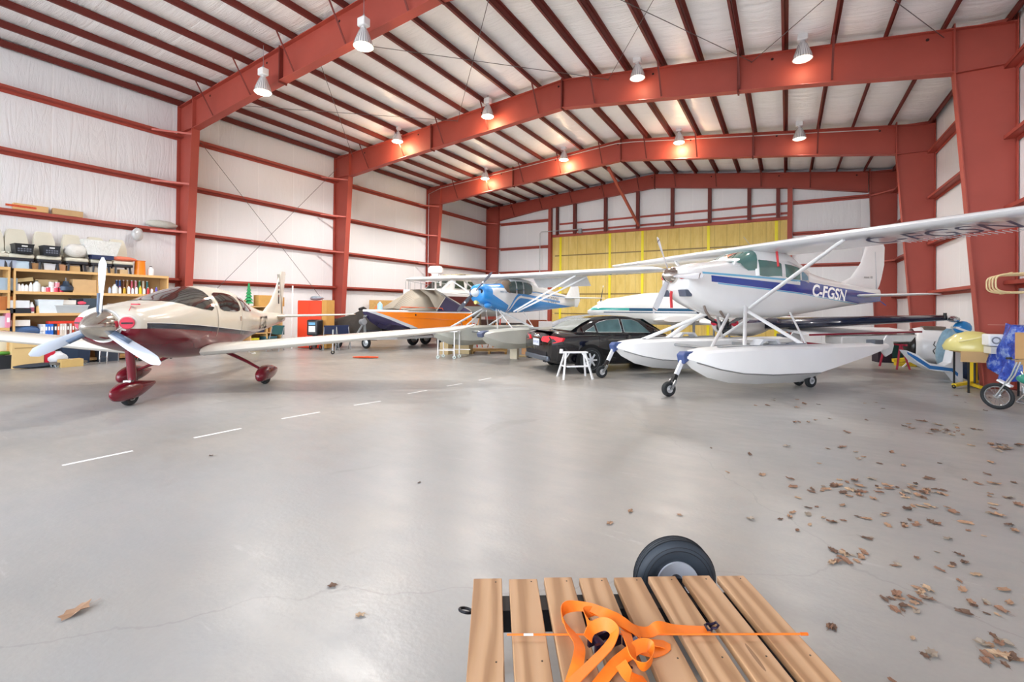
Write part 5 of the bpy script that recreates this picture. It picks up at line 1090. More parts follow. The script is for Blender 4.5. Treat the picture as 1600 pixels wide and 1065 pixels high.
# floor row
o = thing('plywood_box', 'plain plywood box standing on floor below the long shelving', 'box', (WX+.02, SY(40, 545), 0)); MB().box((0, 0, .34), (.42, .60, .68)).build('case', mat('D3B57E', .7, 0, .15, 3), o, bev=.006); MB().box((.215, 0, .52), (.01, .5, .012)).build('lid_seam', mat('8A6E42', .8), o)
g0 = G(75, 573); blob('cable_heap', 'dark heap of cables and rags on floor before the plywood box', 'cables', (-16.85, g0.y-.1, 0), (.2, .5, .06), '2C3540', .7, 14)
o = thing('tow_dolly', 'small dolly with grey casters in front of the plywood box', 'dolly', (-16.6, g0.y+.35, 0), .2); MB().box((0, 0, .1), (.25, .7, .05)).build('platform', mat('6A6660', .6), o)
for a_ in (-.09, .09):
    for b_ in (-.3, .3): MB().torus((a_, b_, .045), .032, .014, (1, 0, 0), 14, 6).build('caster', mat('9AA6B0', .4), o)
def can_red(name, lab, loc, c_, d):
    o = thing(name, lab, 'fuel can', loc, .1); MB().box((0, 0, d[2]/2), d).build('tank', mat(c_, .4), o, bev=.03); MB().cyl((0, -d[1]*.2, d[2]), (0, -d[1]*.2, d[2]+.06), .03, n=10).build('spout_cap', YEL, o); MB().tube([(0, 0, d[2]), (0, .03, d[2]+.05), (0, .1, d[2]+.05), (0, .12, d[2])], .014, 6).build('handle', mat(c_, .4), o)
can_red('fuel_can', 'yellow fuel can on floor right of the plywood box', (WX+.05, SY(64, 555), 0), 'C9AE1E', (.2, .1, .42))
can_red('fuel_can', 'red fuel can on floor right of the yellow one', (WX+.05, SY(73, 555), 0), 'C8203A', (.3, .24, .40))
blob('white_sack', 'white cloth sack on floor between the red can and dark bins', 'sack', (WX+.1, SY(89, 560), 0), (.18, .25, .19), 'D8DADD', .7, 21)
tote('waste_bin', 'dark blue bin on floor, left of the pair', 'bin', (WX+.05, SY(105, 560), 0), (.36, .34, .52), '22344C'); tote('waste_bin', 'dark blue bin on floor, right of the pair', 'bin', (WX+.05, SY(124, 560), 0), (.36, .36, .54), '1C2C44')
blob('orange_hose', 'orange coil lying across both dark blue bins', 'hose', (WX+.02, SY(116, 540), .56), (.16, .36, .06), 'E8622A', .6, 23)
carton('carton', 'low open tan carton on floor in front of the dark blue bins', 'box', (-16.5, G(108, 573).y+.05, 0), (.3, .45, .2), 'C2A468')
o = thing('metal_stool', 'chrome tube stool on floor near the nose wheel strut', 'stool', (-16.55, 5.45, 0), .2)
for a_ in (-.16, .16): MB().tube([(a_, -.24, 0), (a_, -.22, .42), (a_, -.16, .48), (a_, .16, .48), (a_, .22, .42), (a_, .24, 0)], .016, 8).build('leg_frame', CHROME, o)
MB().box((0, 0, .43), (.32, .4, .03)).build('seat', mat('39434E', .6), o, bev=.01)
MB().tube([(-.16, -.23, .2), (.16, -.23, .2)], .012, 6).build('rung', CHROME, o)
tote('storage_tote', 'grey lidded tub behind the chrome stool', 'tote', (WX+.08, 5.55, 0), (.4, .5, .5), '39424E', '4A5663')
o = thing('tool_chest', 'red rolling tool chest on floor below the cowling of the cream aircraft', 'tool chest', (-16.6, 6.45, 0), 0)
MB().box((0, 0, .36), (.45, .95, .5)).build('cabinet', mat('D8331F', .35, coat=.4), o, bev=.01)
for k in range(3): d_ = MB().box((.23, 0, .22+.16*k), (.015, .85, .13)).build('drawer', mat('E23A24', .35, coat=.4), o, bev=.004); MB().box((.245, 0, .26+.16*k), (.02, .6, .015)).build('drawer_pull', CHROME, d_)
for a_ in (-.17, .17):
    for b_ in (-.4, .4): MB().torus((a_, b_, .05), .035, .015, (1, 0, 0), 14, 6).build('caster', BLACK, o)
# things on the girts
for px0, px1, c_, l in ((18, 76, 'DDB27A', 'long carton with red print lying on the second left wall girt'), (80, 130, 'C8A678', 'plain long carton beside the printed one on the wall girt')):
    pz = 4.265; y0, y1 = PX(px0, 330, XL+.1).y, PX(px1, 335, XL+.1).y
    o = carton('long_carton', l, 'box', (XL+.1, (y0+y1)/2, pz), (.14, y1-y0-.04, .17), c_)
    if px0 == 18: MB().box((.072, -.2, .09), (.002, .6, .06)).build('printed_panel', mat('D9552F', .6, 0, .5, 30), o)
blob('grey_pouch', 'clear bag hanging from second wall girt above the orange bucket', 'bag', (XL+.28, PX(215, 368, XL+.28).y, 3.72), (.09, .17, .21), 'BFC1C2', .3, 31, coat=.8)
o = bpy.data.objects['grey_pouch']; MB().cyl((0, 0, .38), (-.17, 0, .54), .01, n=6).build('hanging_cord', GREY, o)
blob('wrapped_parts', 'plastic-wrapped parts bundle on girt beside nearest left column', 'bundle', (XL+.14, FY[0]-.62, 4.26), (.12, .42, .13), 'C9CBC2', .4, 33, coat=.6)
# ------------------------------------------------------------------ between the first and second left columns
def at(px, py): return G(px, py)
p = at(412, 546); q = at(455, 545)
r = thing('open_shelving', 'open pine shelving with cubby holes beside the red cabinet', 'shelf', (-17.35, 9.95, 0), .0)
W = 2.0
for z_ in (.12, .62, 1.12, 1.62): MB().box((0, 0, z_), (.5, W, .035)).build('shelf_board', PINE, r)
for y_ in (-.98, -.25, .38, .98): MB().box((0, y_, .85), (.5, .04, 1.56 if y_ > -1 else 1.5)).build('upright', PINE, r)
MB().box((-.24, 0, .85), (.02, W, 1.6)).build('back_panel', mat('A58452', .8, 0, .2, 3), r)
for y_, z_, d, c_, l in ((9.35, .64, (.3, .4, .3), '2A3A5A', 'navy box in the left cubby of open shelving'), (9.4, 1.14, (.3, .3, .25), '8A6A4A', 'brown box in upper left cubby of open shelving'), (10.05, 1.14, (.3, .36, .25), '26324E', 'navy bag-like box in upper middle cubby'), (10.6, 1.14, (.3, .3, .16), 'DADCE2', 'white stack of papers in upper right cubby'), (10.05, .64, (.3, .4, .26), '1E2A48', 'dark blue box in middle cubby'), (10.6, .64, (.28, .26, .2), 'B98A50', 'tan box in right cubby of open shelving'), (10.5, .14, (.35, .5, .34), '2F5A66', 'teal box low in open shelving'), (9.9, .14, (.3, .3, .3), 'C9C22A', 'yellow-green box low in open shelving'),
                         (9.35, 1.64, (.3, .35, .22), 'A8794A', 'brown carton on top left of open shelving'), (10.3, 1.64, (.35, .6, .42), 'C99A52', 'tan carton on top of open shelving beside the tail fin'), (10.85, 1.64, (.3, .4, .36), 'B98A4E', 'second tan carton on top of open shelving')):
    carton('carton', l, 'box', (-17.3, y_, z_), d, c_)
o = thing('christmas_tree', 'small green artificial tree standing on open pine shelving', 'artificial tree', (-17.3, 9.72, 1.64))
g = MB()
for k in range(6): g.lathe((0, 0, .1+k*.12), [(.17-.024*k, 0), (.02, .17)], 14)
g.build('foliage', mat('2E9A5E', .8, 0, .4, 20), o); MB().cyl((0, 0, 0), (0, 0, .14), .02).build('stem', mat('6A4A2E', .8), o)
p = G(482, 545)
o = thing('steel_cabinet', 'tall orange-red two-door steel cabinet against the left wall', 'cabinet', (p.x-.05, p.y+.1, 0), math.radians(18)+0)
RC = mat('EC4422', .35, 0, .05, 3, coat=.4)
MB().bx((-.55, -.02, .03), (.5, .5, 1.88)).build('cabinet_body', mat('D9391C', .35, coat=.4), o, bev=.01)
for s_ in (0, 1): d_ = MB().bx((-.54+.52*s_, -.045, .08), (-.03+.52*s_, -.02, 1.85)).build('door', RC, o, bev=.004); MB().bx((-.09+.1*s_, -.07, .95), (-.06+.1*s_, -.045, 1.1)).build('door_handle', CHROME, d_)
MB().bx((.5, .0, .03), (.72, .5, 1.9)).build('side_board', mat('C9974E', .7), o)
tag(MB().cyl((o.location.x-.62, o.location.y-.35, 0), (o.location.x-.62, o.location.y-.35, 2.45), .028, n=10).build('white_pole', WHITE), 'thin white pole standing left of the red cabinet', 'pole')
blob('cable_coil', 'grey coil of cable on top of the red cabinet', 'cable', (o.location.x-.05, o.location.y+.3, 1.885), (.3, .2, .09), '8C96A0', .5, 41)
o = thing('pressure_washer', 'black wheeled generator with white label in front of the red cabinet', 'generator', (p.x+.45, p.y-.05, 0), .4)
MB().box((0, 0, .85), (.45, .4, .6)).build('housing', mat('14161D', .4, coat=.3), o, bev=.05); MB().box((0, -.21, .8), (.26, .01, .22)).build('white_label', WHITE, o); MB().box((0, -.21, 1.0), (.26, .01, .1)).build('blue_label', mat('6FB0D8', .5), o)
MB().bar((0, 0, .08), (0, 0, .6), .12).build('pedestal', BLACK, o)
for s_ in (-.2, .2): MB().torus((s_, .05, .09), .07, .025, (1, 0, 0)).build('wheel', RUBBER, o)
for k, (px, py, l) in enumerate([(430, 548, 'left'), (515, 547, 'middle'), (537, 546, 'right')]):
    p = G(px, py); o = thing('folding_chair', ['dark green folding chair below the tailplane of cream aircraft', 'navy folding chair right of the generator', 'navy folding chair beside the covered jet ski'][k], 'chair', (p.x, p.y, 0), TH+.3*k)
    c_ = ['24504E', '1C2644', '1F2A4E'][k]
    MB().box((0, 0, .44), (.46, .42, .03)).build('seat', mat(c_, .8), o, bev=.01); MB().box((0, .2, .76), (.46, .03, .34)).build('backrest', mat(c_, .8), o, bev=.01)
    for s_ in (-.22, .22): MB().bar((s_, -.2, 0), (s_, .22, .92), .022).build('leg', GREY, o); MB().bar((s_, .22, 0), (s_, -.2, .44), .022).build('leg', GREY, o)
p0, p1 = PX(580, 470, XL+.45), PX(609, 478, XL+.45)
o = tag(MB().bx((-.02, 0, 0), (0.01, 2.0, 1.98)).build('plywood_sheet', mat('D2A868', .8, 0, .35, 14)), 'tan particle board sheet leaning on left wall behind the orange speedboat', 'board'); o.location = (XL+.33, p0.y, 0)
p = DZ(586, 474, 17.8)
bottle('water_jug', 'large clear blue water jug on the bow of orange speedboat', 'jug', (-13.3, 12.45, 1.557), .30, .10, '9EC3DC', 'DDE6EC')
# rods, orange strap on floor
p = G(573, 559); blob('orange_tarp', 'flat orange-red strap heap on floor beyond the cream wing', 'strap', (p.x, p.y, 0), (.42, .16, .03), 'E2552A', .8, 51, rz=TH)
# trestle under the wing tip
p = G(706, 560); o = thing('wing_trestle', 'white wheeled steel trestle under the port wing tip of cream aircraft', 'trestle', (p.x, p.y, 0), TH-.1)
for a_ in (-.42, .12):
    for b_ in (-.1, .3):
        MB().cyl((a_+b_*.2, b_, .1), (a_+b_*.2, b_, .88), .022, n=8).build('leg', WHITE, o); MB().torus((a_+b_*.2, b_, .055), .04, .018, (0, 1, 0), 14, 6).build('caster', mat('D5E4E4', .4), o)
MB().bar((-.42, -.1, .28), (.12, -.1, .28), .025).build('crossbar', WHITE, o); MB().bar((-.36, .3, .28), (.55, .3, .28), .025).build('crossbar', WHITE, o); MB().box((-.12, .1, .89), (.66, .5, .03)).build('top_frame', WHITE, o)
# blocks, pallets and dunnage under the floats
def block(lab, px, py, d, col, z=0., rz=.2):
    p = G(px, py); o = MB().box((0, 0, d[2]/2), d).build('wood_block', mat(col, .85, 0, .2, 5, bmp=.004), bev=.006); place(o, (p.x, p.y, z), rz); return tag(o, lab, 'block')
block('pale timber block standing under the port float of the blue bush plane', 804, 560, (.24, .24, .36), 'D6CCB4')
block('thick timber block on floor left of the bush plane floats', 697, 553, (.34, .34, .42), 'B7A37C'); block('second timber block beside the wheeled trestle', 724, 552, (.6, .34, .4), 'C5B28A'); 
block('small tan block behind rear bumper of the black car', 823, 553, (.3, .3, .3), 'DDA878'); block('low plank under the tan block near the car', 819, 557, (.7, .3, .05), 'CDB48A', rz=.5)
o = thing('wood_pallet', 'low brown wooden pallet under the bush plane floats', 'pallet', tuple(G(765, 551)), TH)
for k in range(5): MB().box((0, -.4+.2*k, .11), (1.3, .11, .022)).build('board', mat('A9844C', .85, 0, .25, 4), o)
for x_ in (-.6, 0, .6): MB().box((x_, 0, .05), (.08, .9, .1)).build('stringer', mat('8E6C3C', .85), o)
# clutter far behind between the bush plane and the sedan
rnd = random.Random(4)
far = [(838, 520, 21.5, (.9, .5, 1.1), '7A3A1E', 'rust brown crate behind the struts of bush plane'), (800, 520, 20, (1.2, .6, 1.0), '2B2320', 'dark brown crate stack behind the bush plane floats'), (765, 515, 21.4, (.8, .5, 1.1), '3A2018', 'dark reddish crate below the cabin cruiser'), (860, 520, 20.4, (.5, .4, .75), '9A6A2A', 'amber wooden crate left of the covered engine'), (730, 515, 21, (.9, .6, .9), '251A18', 'nearly black crate under the cruiser hull')]
for px, py, zc, d, c_, l in far:
    p = DZ(px, py, zc); carton('crate', l, 'crate', (p.x, p.y, 0), d, c_, rz=TH+.1, tape='4A3020')
for k in range(9):
    p = DZ(722+k*8, 530, 19.2); l = ['leftmost', 'second', 'third', 'fourth', 'fifth', 'sixth', 'seventh', 'eighth', 'rightmost'][k]
    a = Vector((p.x, p.y, .0)); tag(MB().bar(a, a+Vector((rnd.uniform(-.35, .35), rnd.uniform(-.1, .1), rnd.uniform(.9, 1.3))), .05, .03).build('loose_board', mat(['B86A3A', '8A5A3A', 'D8A06A', 'C83A2A'][k % 4], .8)), '%s loose board leaning among the dark crates behind the bush plane' % l, 'board')
p = DZ(772, 505, 16.2); can_red('fuel_can', 'slim red can on deck of the bush plane float', (p.x, p.y, .0), 'E23A2A', (.2, .16, 1.25)) if 0 else None
p = DZ(892, 500, 19.0); o = thing('covered_engine', 'grey dust-sheeted machine behind the black car', 'covered machine', (p.x, p.y, 0), TH)
g = MB(); g.loft([[Vector((x*1.05+.1*math.sin(z*9+x*5), y*.6, z)) for x, y in ((-1, -.6), (-.6, -1), (.6, -1), (1, -.5), (1, .6), (.5, 1), (-.6, 1), (-1, .5))] for z in (0, .5, .9)] + [[Vector((x*.95+.1, y*.5, 1.15+.1*x)) for x, y in ((-1, -.6), (-.6, -1), (.6, -1), (1, -.5), (1, .6), (.5, 1), (-.6, 1), (-1, .5))], [Vector((x*.5+.35, y*.3, 1.38+.05*x)) for x, y in ((-1, -.6), (-.6, -1), (.6, -1), (1, -.5), (1, .6), (.5, 1), (-.6, 1), (-1, .5))]])
g.build('dust_sheet', mat('B9BCC2', .6, 0, .2, 4, bmp=.03), o, ang=50); MB().box((-.9, -.68, .7), (.35, .1, .5)).build('blue_drum', mat('3A6AA8', .4), o)
p = DZ(852, 511, 18); carton('carton', 'white carton with red edge left of the black car roof', 'box', (p.x, p.y, 0), (.5, .4, 1.15), 'E6E2E0', rz=TH, tape='D84A5A')
# ------------------------------------------------------------------ parked aircraft in the background, right of the sedan
p = DZ(918, 492, 20.3)
ta = thing('twin_aircraft', 'white aircraft fuselage with teal and blue stripes behind the black car', 'aircraft', (p.x, p.y, 0), TH+PI, sc=1.05)
TS = [(0, 1.38, 1.50, .05, 2), (-.25, 1.25, 1.68, .25, 2), (-.8, 1.12, 1.92, .45, 2.2), (-1.6, 1.0, 2.12, .60, 2.3), (-2.6, .94, 2.26, .66, 2.4), (-4.2, .92, 2.30, .66, 2.4), (-6.0, .96, 2.28, .62, 2.3), (-7.5, 1.15, 2.15, .42, 2.2), (-9.0, 1.5, 2.05, .2, 2.)]
tm = zonemat('white_teal_paint', 'ECEEEE', [('2FA9A4', (1.52,), (1.62,), -1.6, 9), ('1B5578', (1.50,), (1.62,), -9, -1.6), ('1B4F74', (1.42,), (1.455,), -9, -.6)], .25, .5)
fuselage(MB(), TS, 28, 4).build('fuselage', tm, ta, ang=60)
g = MB(); wing(g, [(-.4, -2.6, 1.15, 2.0, .14), (-5.6, -2.9, 1.55, 1.2, .12)]); g.build('wing', WHITE, ta)
g = MB(); wing(g, [(.5, -2.6, 1.12, 1.9, .14), (1.5, -2.7, 1.18, 1.75, .13)]); g.build('wing_root', WHITE, ta)
NS = [(-1.15, 1.42, 1.62, .12, 2), (-1.4, 1.3, 1.75, .3, 2.2), (-2.2, 1.25, 1.82, .38, 2.3), (-3.6, 1.3, 1.7, .3, 2.2)]
g = MB(); g.loft([[ringpt(hermite(NS, x), 2*PI*j/20) + Vector((.15, -2.0, .29)) for j in range(20)] for x in [-1.15-.12*k for k in range(20)]]); g.build('engine_nacelle', WHITE, ta, ang=60)
g = MB(); g.lathe((-1.0, -2.0, 1.83), [(.14, 0), (.12, .1), (.05, .2), (.001, .24)], 20, (1, 0, 0)); g.build('spinner', mat('E6EAEC', .3), ta, ang=70)
for a in (38, 218): g = MB(); blade(g, 1.0, (-.93, -2.0, 1.83), math.radians(a), .16, .1); bl = g.build('propeller_blade', mat('1D2028', .35), ta, ang=60); d = Vector((0, math.sin(math.radians(a)), math.cos(math.radians(a)))); MB().ball(Vector((-.93, -2.0, 1.83))+d*.95, .06, 8, (.4, .9, .9)).build('blade_tip', WHITE, bl)
g = MB(); fin(g, [(1.9, -7.2, 1.9, .08), (3.0, -8.2, 1.0, .08)]); g.build('tail_fin', WHITE, ta)
for x_, y_ in ((-1.2, 0), (-4.0, 1.2)): MB().bar((x_, y_, 1.15), (x_, y_, .25), .08).build('landing_gear', GREY, ta)
wheel(ta, (-1.2, 0, .2), .2, .14); wheel(ta, (-4.0, 1.2, .25), .25, .16); wheel(ta, (-4.0, -1.2, .25), .25, .16)
MB().bar((-4.0, -1.2, 1.1), (-4.0, -1.2, .3), .09).build('landing_gear', GREY, ta)

p = DZ(1098, 508, 13.0)
lb_ = thing('low_wing_aircraft', 'white low-wing aircraft with navy leading edge, behind the floatplane struts', 'aircraft', (p.x+.55, p.y, 0), math.radians(-100))
LW = [(0, 1.12, 1.42, .2, 2.2), (-.15, 1.02, 1.52, .38, 2.4), (-.9, .92, 1.60, .5, 2.5), (-1.9, .86, 1.72, .56, 2.5), (-3.0, .88, 1.98, .58, 2.3), (-4.4, 1.0, 1.75, .46, 2.3), (-6.2, 1.15, 1.55, .2, 2.), (-7.2, 1.25, 1.45, .06, 2.)]
lm_ = zonemat('white_navy_paint', 'ECECEA', [('22305E', (1.32, .0), (1.40, .0), -9, -.5)], .25, .5)
fuselage(MB(), LW, 26, 4).build('fuselage', lm_, lb_, ang=60)
text_mesh('C-FHBP', .17, lambda u, v: (-4.0-u, surfy(LW, -4.0-u, 1.50+v)+.012, 1.50+v), 'registration_lettering', mat('8E2A3A', .5), lb_, sx=.8)
g = MB(); wrap_pane(g, LW, [(-1.7, 50), (-2.2, 28), (-2.9, 22), (-3.4, 30)], .01); g.build('canopy', GLASSD, lb_)
NVY = mat('1A2138', .25, 0, .1, 4, coat=.5)
W_ = [(.4, -2.1, 1.22, 1.75, .20), (2.5, -2.25, 1.36, 1.45, .17), (4.6, -2.4, 1.52, 1.05, .12), (4.75, -2.45, 1.53, .9, .1)]
g = MB(); wing(g, W_, 3); wg = g.build('wing', mat('E4E5E8', .3), lb_)
g = MB(); rs = []
for s_ in W_[:-1]:
    a = airfoil(s_[1]+.012, s_[0], s_[2], s_[3], s_[4]*1.08, n=9); rs.append([Vector(v) for v in (a[5], a[4], a[3], a[2], a[1], a[0], a[17], a[16], a[15], a[14])])
g.loft(rs, (0, 0), False); g.build('deicing_boot', NVY, wg, solid=.01)
g = MB(); g.loft([[Vector((x, y, z)) for y, z in [(4.72+w_*math.cos(a), 1.5+h_*math.sin(a)) for a in [2*PI*k/12 for k in range(12)]]] for x, w_, h_ in ((-2.0, .03, .03), (-2.3, .11, .075), (-2.9, .13, .085), (-3.6, .06, .04), (-3.9, .01, .01))]); tt = g.build('wing_tip_pod', NVY, lb_, ang=60)
MB().ball((-2.75, 4.835, 1.5), .05, 10, (2.4, .3, .9)).build('tip_light', mat('D8DDE6', .2), tt); MB().cyl((-2.25, 4.55, 1.52), (-2.25, 4.55, 1.66), .035).build('fuel_cap_vent', BLACK, tt)
g = MB(); wing(g, [(-.4, -2.1, 1.18, 1.75, .13), (-1.4, -2.15, 1.25, 1.6, .12)]); g.build('wing_stub', mat('E4E5E8', .3), lb_)
for sd in (1, -1):
    g = MB(); g.lathe((-.05, sd*.26, 1.33), [(.09, 0), (.095, .05), (.06, .07), (.001, .075)], 18, (1, sd*.25, 0)); g.mi(1).box((.035, sd*.27, 1.33), (.01, .13, .025)); g.build('intake_plug', [mat('DE3048', .6), BLACK], lb_)
g = MB(); g.lathe((.0, 0, 1.22), [(.2, 0), (.18, .12), (.1, .26), (.001, .32)], 22, (1, 0, 0)); g.build('spinner', mat('1A2230', .25, coat=.6), lb_, ang=70)
for a in (60, 180, 300): g = MB(); blade(g, .85, (.08, 0, 1.22), math.radians(a), .14, .1); g.build('propeller_blade', mat('23262F', .35), lb_, ang=60)
g = MB(); g.bar((-.5, 0, .95), (-.45, 0, .2), .05); g.build('nose_strut', GREY, lb_); wheel(lb_, (-.4, 0, .16), .16, .1)
for sd in (1, -1): MB().bar((-2.7, sd*1.1, 1.15), (-2.7, sd*1.1, .2), .05).build('gear_leg', GREY, lb_); wheel(lb_, (-2.7, sd*1.15, .17), .17, .1)
g = MB(); fin(g, [(1.4, -5.9, 1.3, .06), (2.5, -6.8, .6, .06)]); g.build('tail_fin', WHITE, lb_)
g = MB(); wing(g, [(-1.5, -6.4, 1.4, .6, .08), (0, -6.3, 1.4, .8, .08), (1.5, -6.4, 1.4, .6, .08)]); g.build('tailplane', WHITE, lb_)

# red trimmed wing panel on a red stand
a, b_ = DZ(1245, 519, 13.4), DZ(1412, 508, 13.6)
o = thing('stored_wing', 'detached white wing panel with maroon edge lying on a red stand behind the float', 'wing', (a.x, a.y, 0), math.atan2(b_.y-a.y, b_.x-a.x)); L_ = (b_-a).length
MB().hexa([(0, -.5, .98), (L_, -.35, 1.06), (L_, .5, 1.1), (0, .8, 1.06), (0, -.5, 1.03), (L_, -.35, 1.11), (L_, .5, 1.18), (0, .8, 1.16)]).build('panel', mat('E2E3E6', .35), o)
MB().bar((0, -.52, 1.0), (L_+.2, -.36, 1.1), .03, .05).build('maroon_edge', mat('8A1F34', .4), o)
MB().hexa([(1.0, -.45, .72), (L_-.1, -.35, .80), (L_-.1, .2, .8), (1.0, .2, .72), (1.0, -.45, .96), (L_+.1, -.35, 1.02), (L_+.1, .2, 1.0), (1.0, .2, .96)]).build('lower_fairing', mat('EDEBE8', .35), o, bev=.04)
for x_ in (.55, L_-.3):
    MB().bar((x_-.2, -.3, 0), (x_, -.2, .72), .04).build('stand_leg', mat('B02A44', .4), o); MB().bar((x_+.2, -.3, 0), (x_, -.2, .72), .04).build('stand_leg', mat('B02A44', .4), o); MB().bar((x_, .5, 0), (x_, .3, .72), .04).build('stand_leg', mat('B02A44', .4), o); MB().bar((x_, -.4, .71), (x_, .5, .71), .05).build('stand_top', mat('B02A44', .4), o)
for k, (px, c_, d, l) in enumerate([(1180, '23262C', (.7, .5, .55), 'black case under the low-wing aircraft, left'), (1235, '2A2D33', (.6, .4, .6), 'dark case under the low-wing aircraft, right'), (1395, '1E4A44', (.5, .5, .75), 'dark green bin between wing panel and cowling'), (1378, '2A1C2A', (.4, .4, .9), 'dark plum crate behind the float stern')]):
    p = DZ(px, 540, 15.0 if k < 2 else 15.2); carton('crate', l, 'crate', (p.x, p.y, 0), d, c_, rz=.3, tape='3A3A3E')

# ------------------------------------------------------------------ right hand corner
p = G(1447, 573)
o = thing('engine_cowling', 'large curved white and black engine cowling standing on floor by the right wall', 'cowling', (p.x-.05, p.y+.3, 0), math.radians(250))
o.rotation_euler = (0, 0, TH-.55)
CPF = [(0, .06), (.03, .26), (.12, .42), (.28, .54), (.45, .585), (.75, .60), (1.0, .58), (1.18, .5)]
def shell(mb, prof, a0, a1, n=24):
    return mb.sheet([[Vector((x-.5, r*math.cos(a0+(a1-a0)*j/n), .60+r*math.sin(a0+(a1-a0)*j/n))) for j in range(n+1)] for x, r in prof])
shell(MB(), CPF[3:], -1.9, 3.9).build('white_shell', mat('DDDFE3', .3, 0, .08, 3, coat=.3), o, solid=.02)
shell(MB(), CPF[:4], -1.9, 3.9).build('black_shell', mat('1E1C1C', .3, 0, .4, 3, coat=.3), o, solid=.02)
MB().tube([(.2, -.58, .8), (.16, -.62, .70), (.22, -.6, .62), (.15, -.61, .52), (.2, -.57, .42)], .012, 6).build('latch', BLACK, o)
MB().box((.25, -.05, 1.18), (.5, .5, .1)).build('exhaust_cutout', mat('6A5E54', .8, 0, .4, 12), o)
def slab(name, lab, cat, pts, zc, th, m_, bev=.01):
    """a solid piece whose outline stands at its own depth, with real thickness away from us"""
    P = [DZ(x, y, zc) for x, y in pts]; c_ = sum(P, Vector())/len(P); zb = min(q.z for q in P)
    base = Vector((c_.x, c_.y, max(0, zb))); n_ = Vector((FW.x, FW.y, 0)).normalized()*th
    g = MB(); g.loft([[q-base for q in P], [q-base+n_ for q in P]]); o = g.build(name, m_, bev=bev, ang=30); o.location = base; return tag(o, lab, cat)
o = slab('tail_fairing', 'white upright fairing with sloping blue-striped foot on floor before the cowling', 'fairing', [(1416, 547), (1432, 553), (1452, 567), (1476, 571), (1486, 566), (1495, 528), (1504, 527), (1505, 600), (1500, 597), (1488, 582), (1455, 578), (1432, 566)], 10.9, .22, mat('DFE3E8', .3, 0, .06, 3, coat=.3))
P = [DZ(x, y, 10.9) for x, y in [(1417, 549), (1434, 558), (1453, 570.5), (1488, 575), (1497, 583), (1496, 588), (1487, 580), (1452, 576), (1432, 563), (1418, 553)]]
g = MB(); base = o.location; g.loft([[q-base-FW*.006 for q in P], [q-base-FW*.001 for q in P]]); s_ = g.build('blue_stripe', mat('2B6DAE', .4), o)
blob('bubble_wrap', 'light blue bubble wrap bundle behind the striped white fairing', 'wrap', tuple(G(1488, 590)+Vector((.1, .55, .0))), (.3, .25, .62), 'A9D0E6', .3, 61, coat=.8)
p = DZ(1504, 513, 11.6); o = thing('wheel_fairing', 'bright blue and white wheel fairing propped on top of the bubble wrap', 'fairing', (p.x, p.y, p.z-.12), TH-.4)
MB().ball((0, 0, .14), .17, 14, (1.1, .7, 1.)).build('shell', mat('2A8AD0', .3, coat=.5), o); MB().box((.05, 0, .05), (.5, .26, .05), Matrix.Rotation(.4, 3, 'Y')).build('white_band', WHITE, o); MB().bar((0, .05, -.05), (0, .05, -p.z+.13), .05).build('prop_post', PINE, o)
o = thing('work_table', 'tan board table with black legs near the right column', 'table', (3.62, 13.55, 0), .1)
MB().box((0, 0, .84), (.9, .8, .04)).build('table_top', mat('C8A572', .7), o); MB().box((-.1, -.4, .76), (.85, .03, .22)).build('cardboard_side', mat('C4A06E', .8), o)
for a_ in (-.38, .38):
    for b_ in (-.34, .34): MB().bar((a_, b_, 0), (a_, b_, .82), .03).build('leg', BLACK, o)
o = thing('cream_dome', 'pale yellow moulded dome cover resting on the tan table', 'cover', (3.45, 13.6, .86), 0)
g = MB(); g.loft([[Vector((x*s_, y*s_, z)) for x, y in [(.5*math.cos(a), .4*math.sin(a)) for a in [2*PI*k/20 for k in range(20)]]] for z, s_ in ((0, .95), (.08, 1), (.22, .86), (.34, .6), (.41, .25), (.42, .02))]); g.build('dome', mat('D9CE82', .35, 0, .15, 3, coat=.4), o, ang=60)
MB().tube([(-.3, -.3, .2), (-.05, -.36, .28), (.1, -.3, .33)], .02, 6).build('flange_strip', mat('E4DBA0', .4), o)
o = thing('stereo', 'white portable stereo with two round speakers on the yellow dome by the right column', 'stereo', (3.73, 13.02, 1.0), .12)
MB().box((0, 0, .13), (.52, .3, .24)).build('housing', mat('E8E8E8', .4), o, bev=.03)
for s_ in (-.15, .15): MB().torus((s_, -.152, .13), .06, .014, (0, 1, 0), 18, 6).build('speaker_ring', GREY, o)
MB().box((0, 0, -.07), (.45, .28, .14)).build('base_block', mat('D8D4C8', .6), o)
blob('dark_blue_bag', 'dark blue bag slumped on floor under the tan table', 'bag', tuple(G(1520, 597)+Vector((.05, .25, 0))), (.24, .25, .26), '22385A', .5, 71)
p = G(1505, 604)
o = thing('engine_hoist', 'yellow engine hoist with legs spread on floor below the tan table', 'hoist', (p.x+.12, p.y+.02, 0), TH+.1)
YW = mat('E2C022', .4, 0, .12, 6)
MB().bar((-.55, -.12, .07), (.22, .05, .12), .08, .06).build('leg', YW, o); MB().bar((-.1, -.3, .05), (.15, .22, .07), .06, .06).build('leg', YW, o); MB().bar((.15, .05, .1), (.15, .05, .62), .09).build('post', YW, o)
MB().cyl((.05, -.05, .1), (.05, -.05, .55), .02).build('ram', BLACK, o); MB().torus((-.55, -.12, .04), .03, .014, (1, 0, 0)).build('caster', BLACK, o)
# second yellow stand seen under the cowling
p = G(1408, 571); o = thing('yellow_jack', 'yellow jack lying on floor between the float stern and the cowling', 'jack', (p.x+.1, p.y, 0), .4); MB().bar((-.35, 0, .16), (.35, 0, .24), .1).build('arm', YW, o); MB().box((0, 0, .06), (.5, .25, .12)).build('base', mat('C9A81A', .5), o, bev=.01); MB().bar((-.3, -.35, .0), (.3, .05, .3), .03).build('handle', WHITE, o)
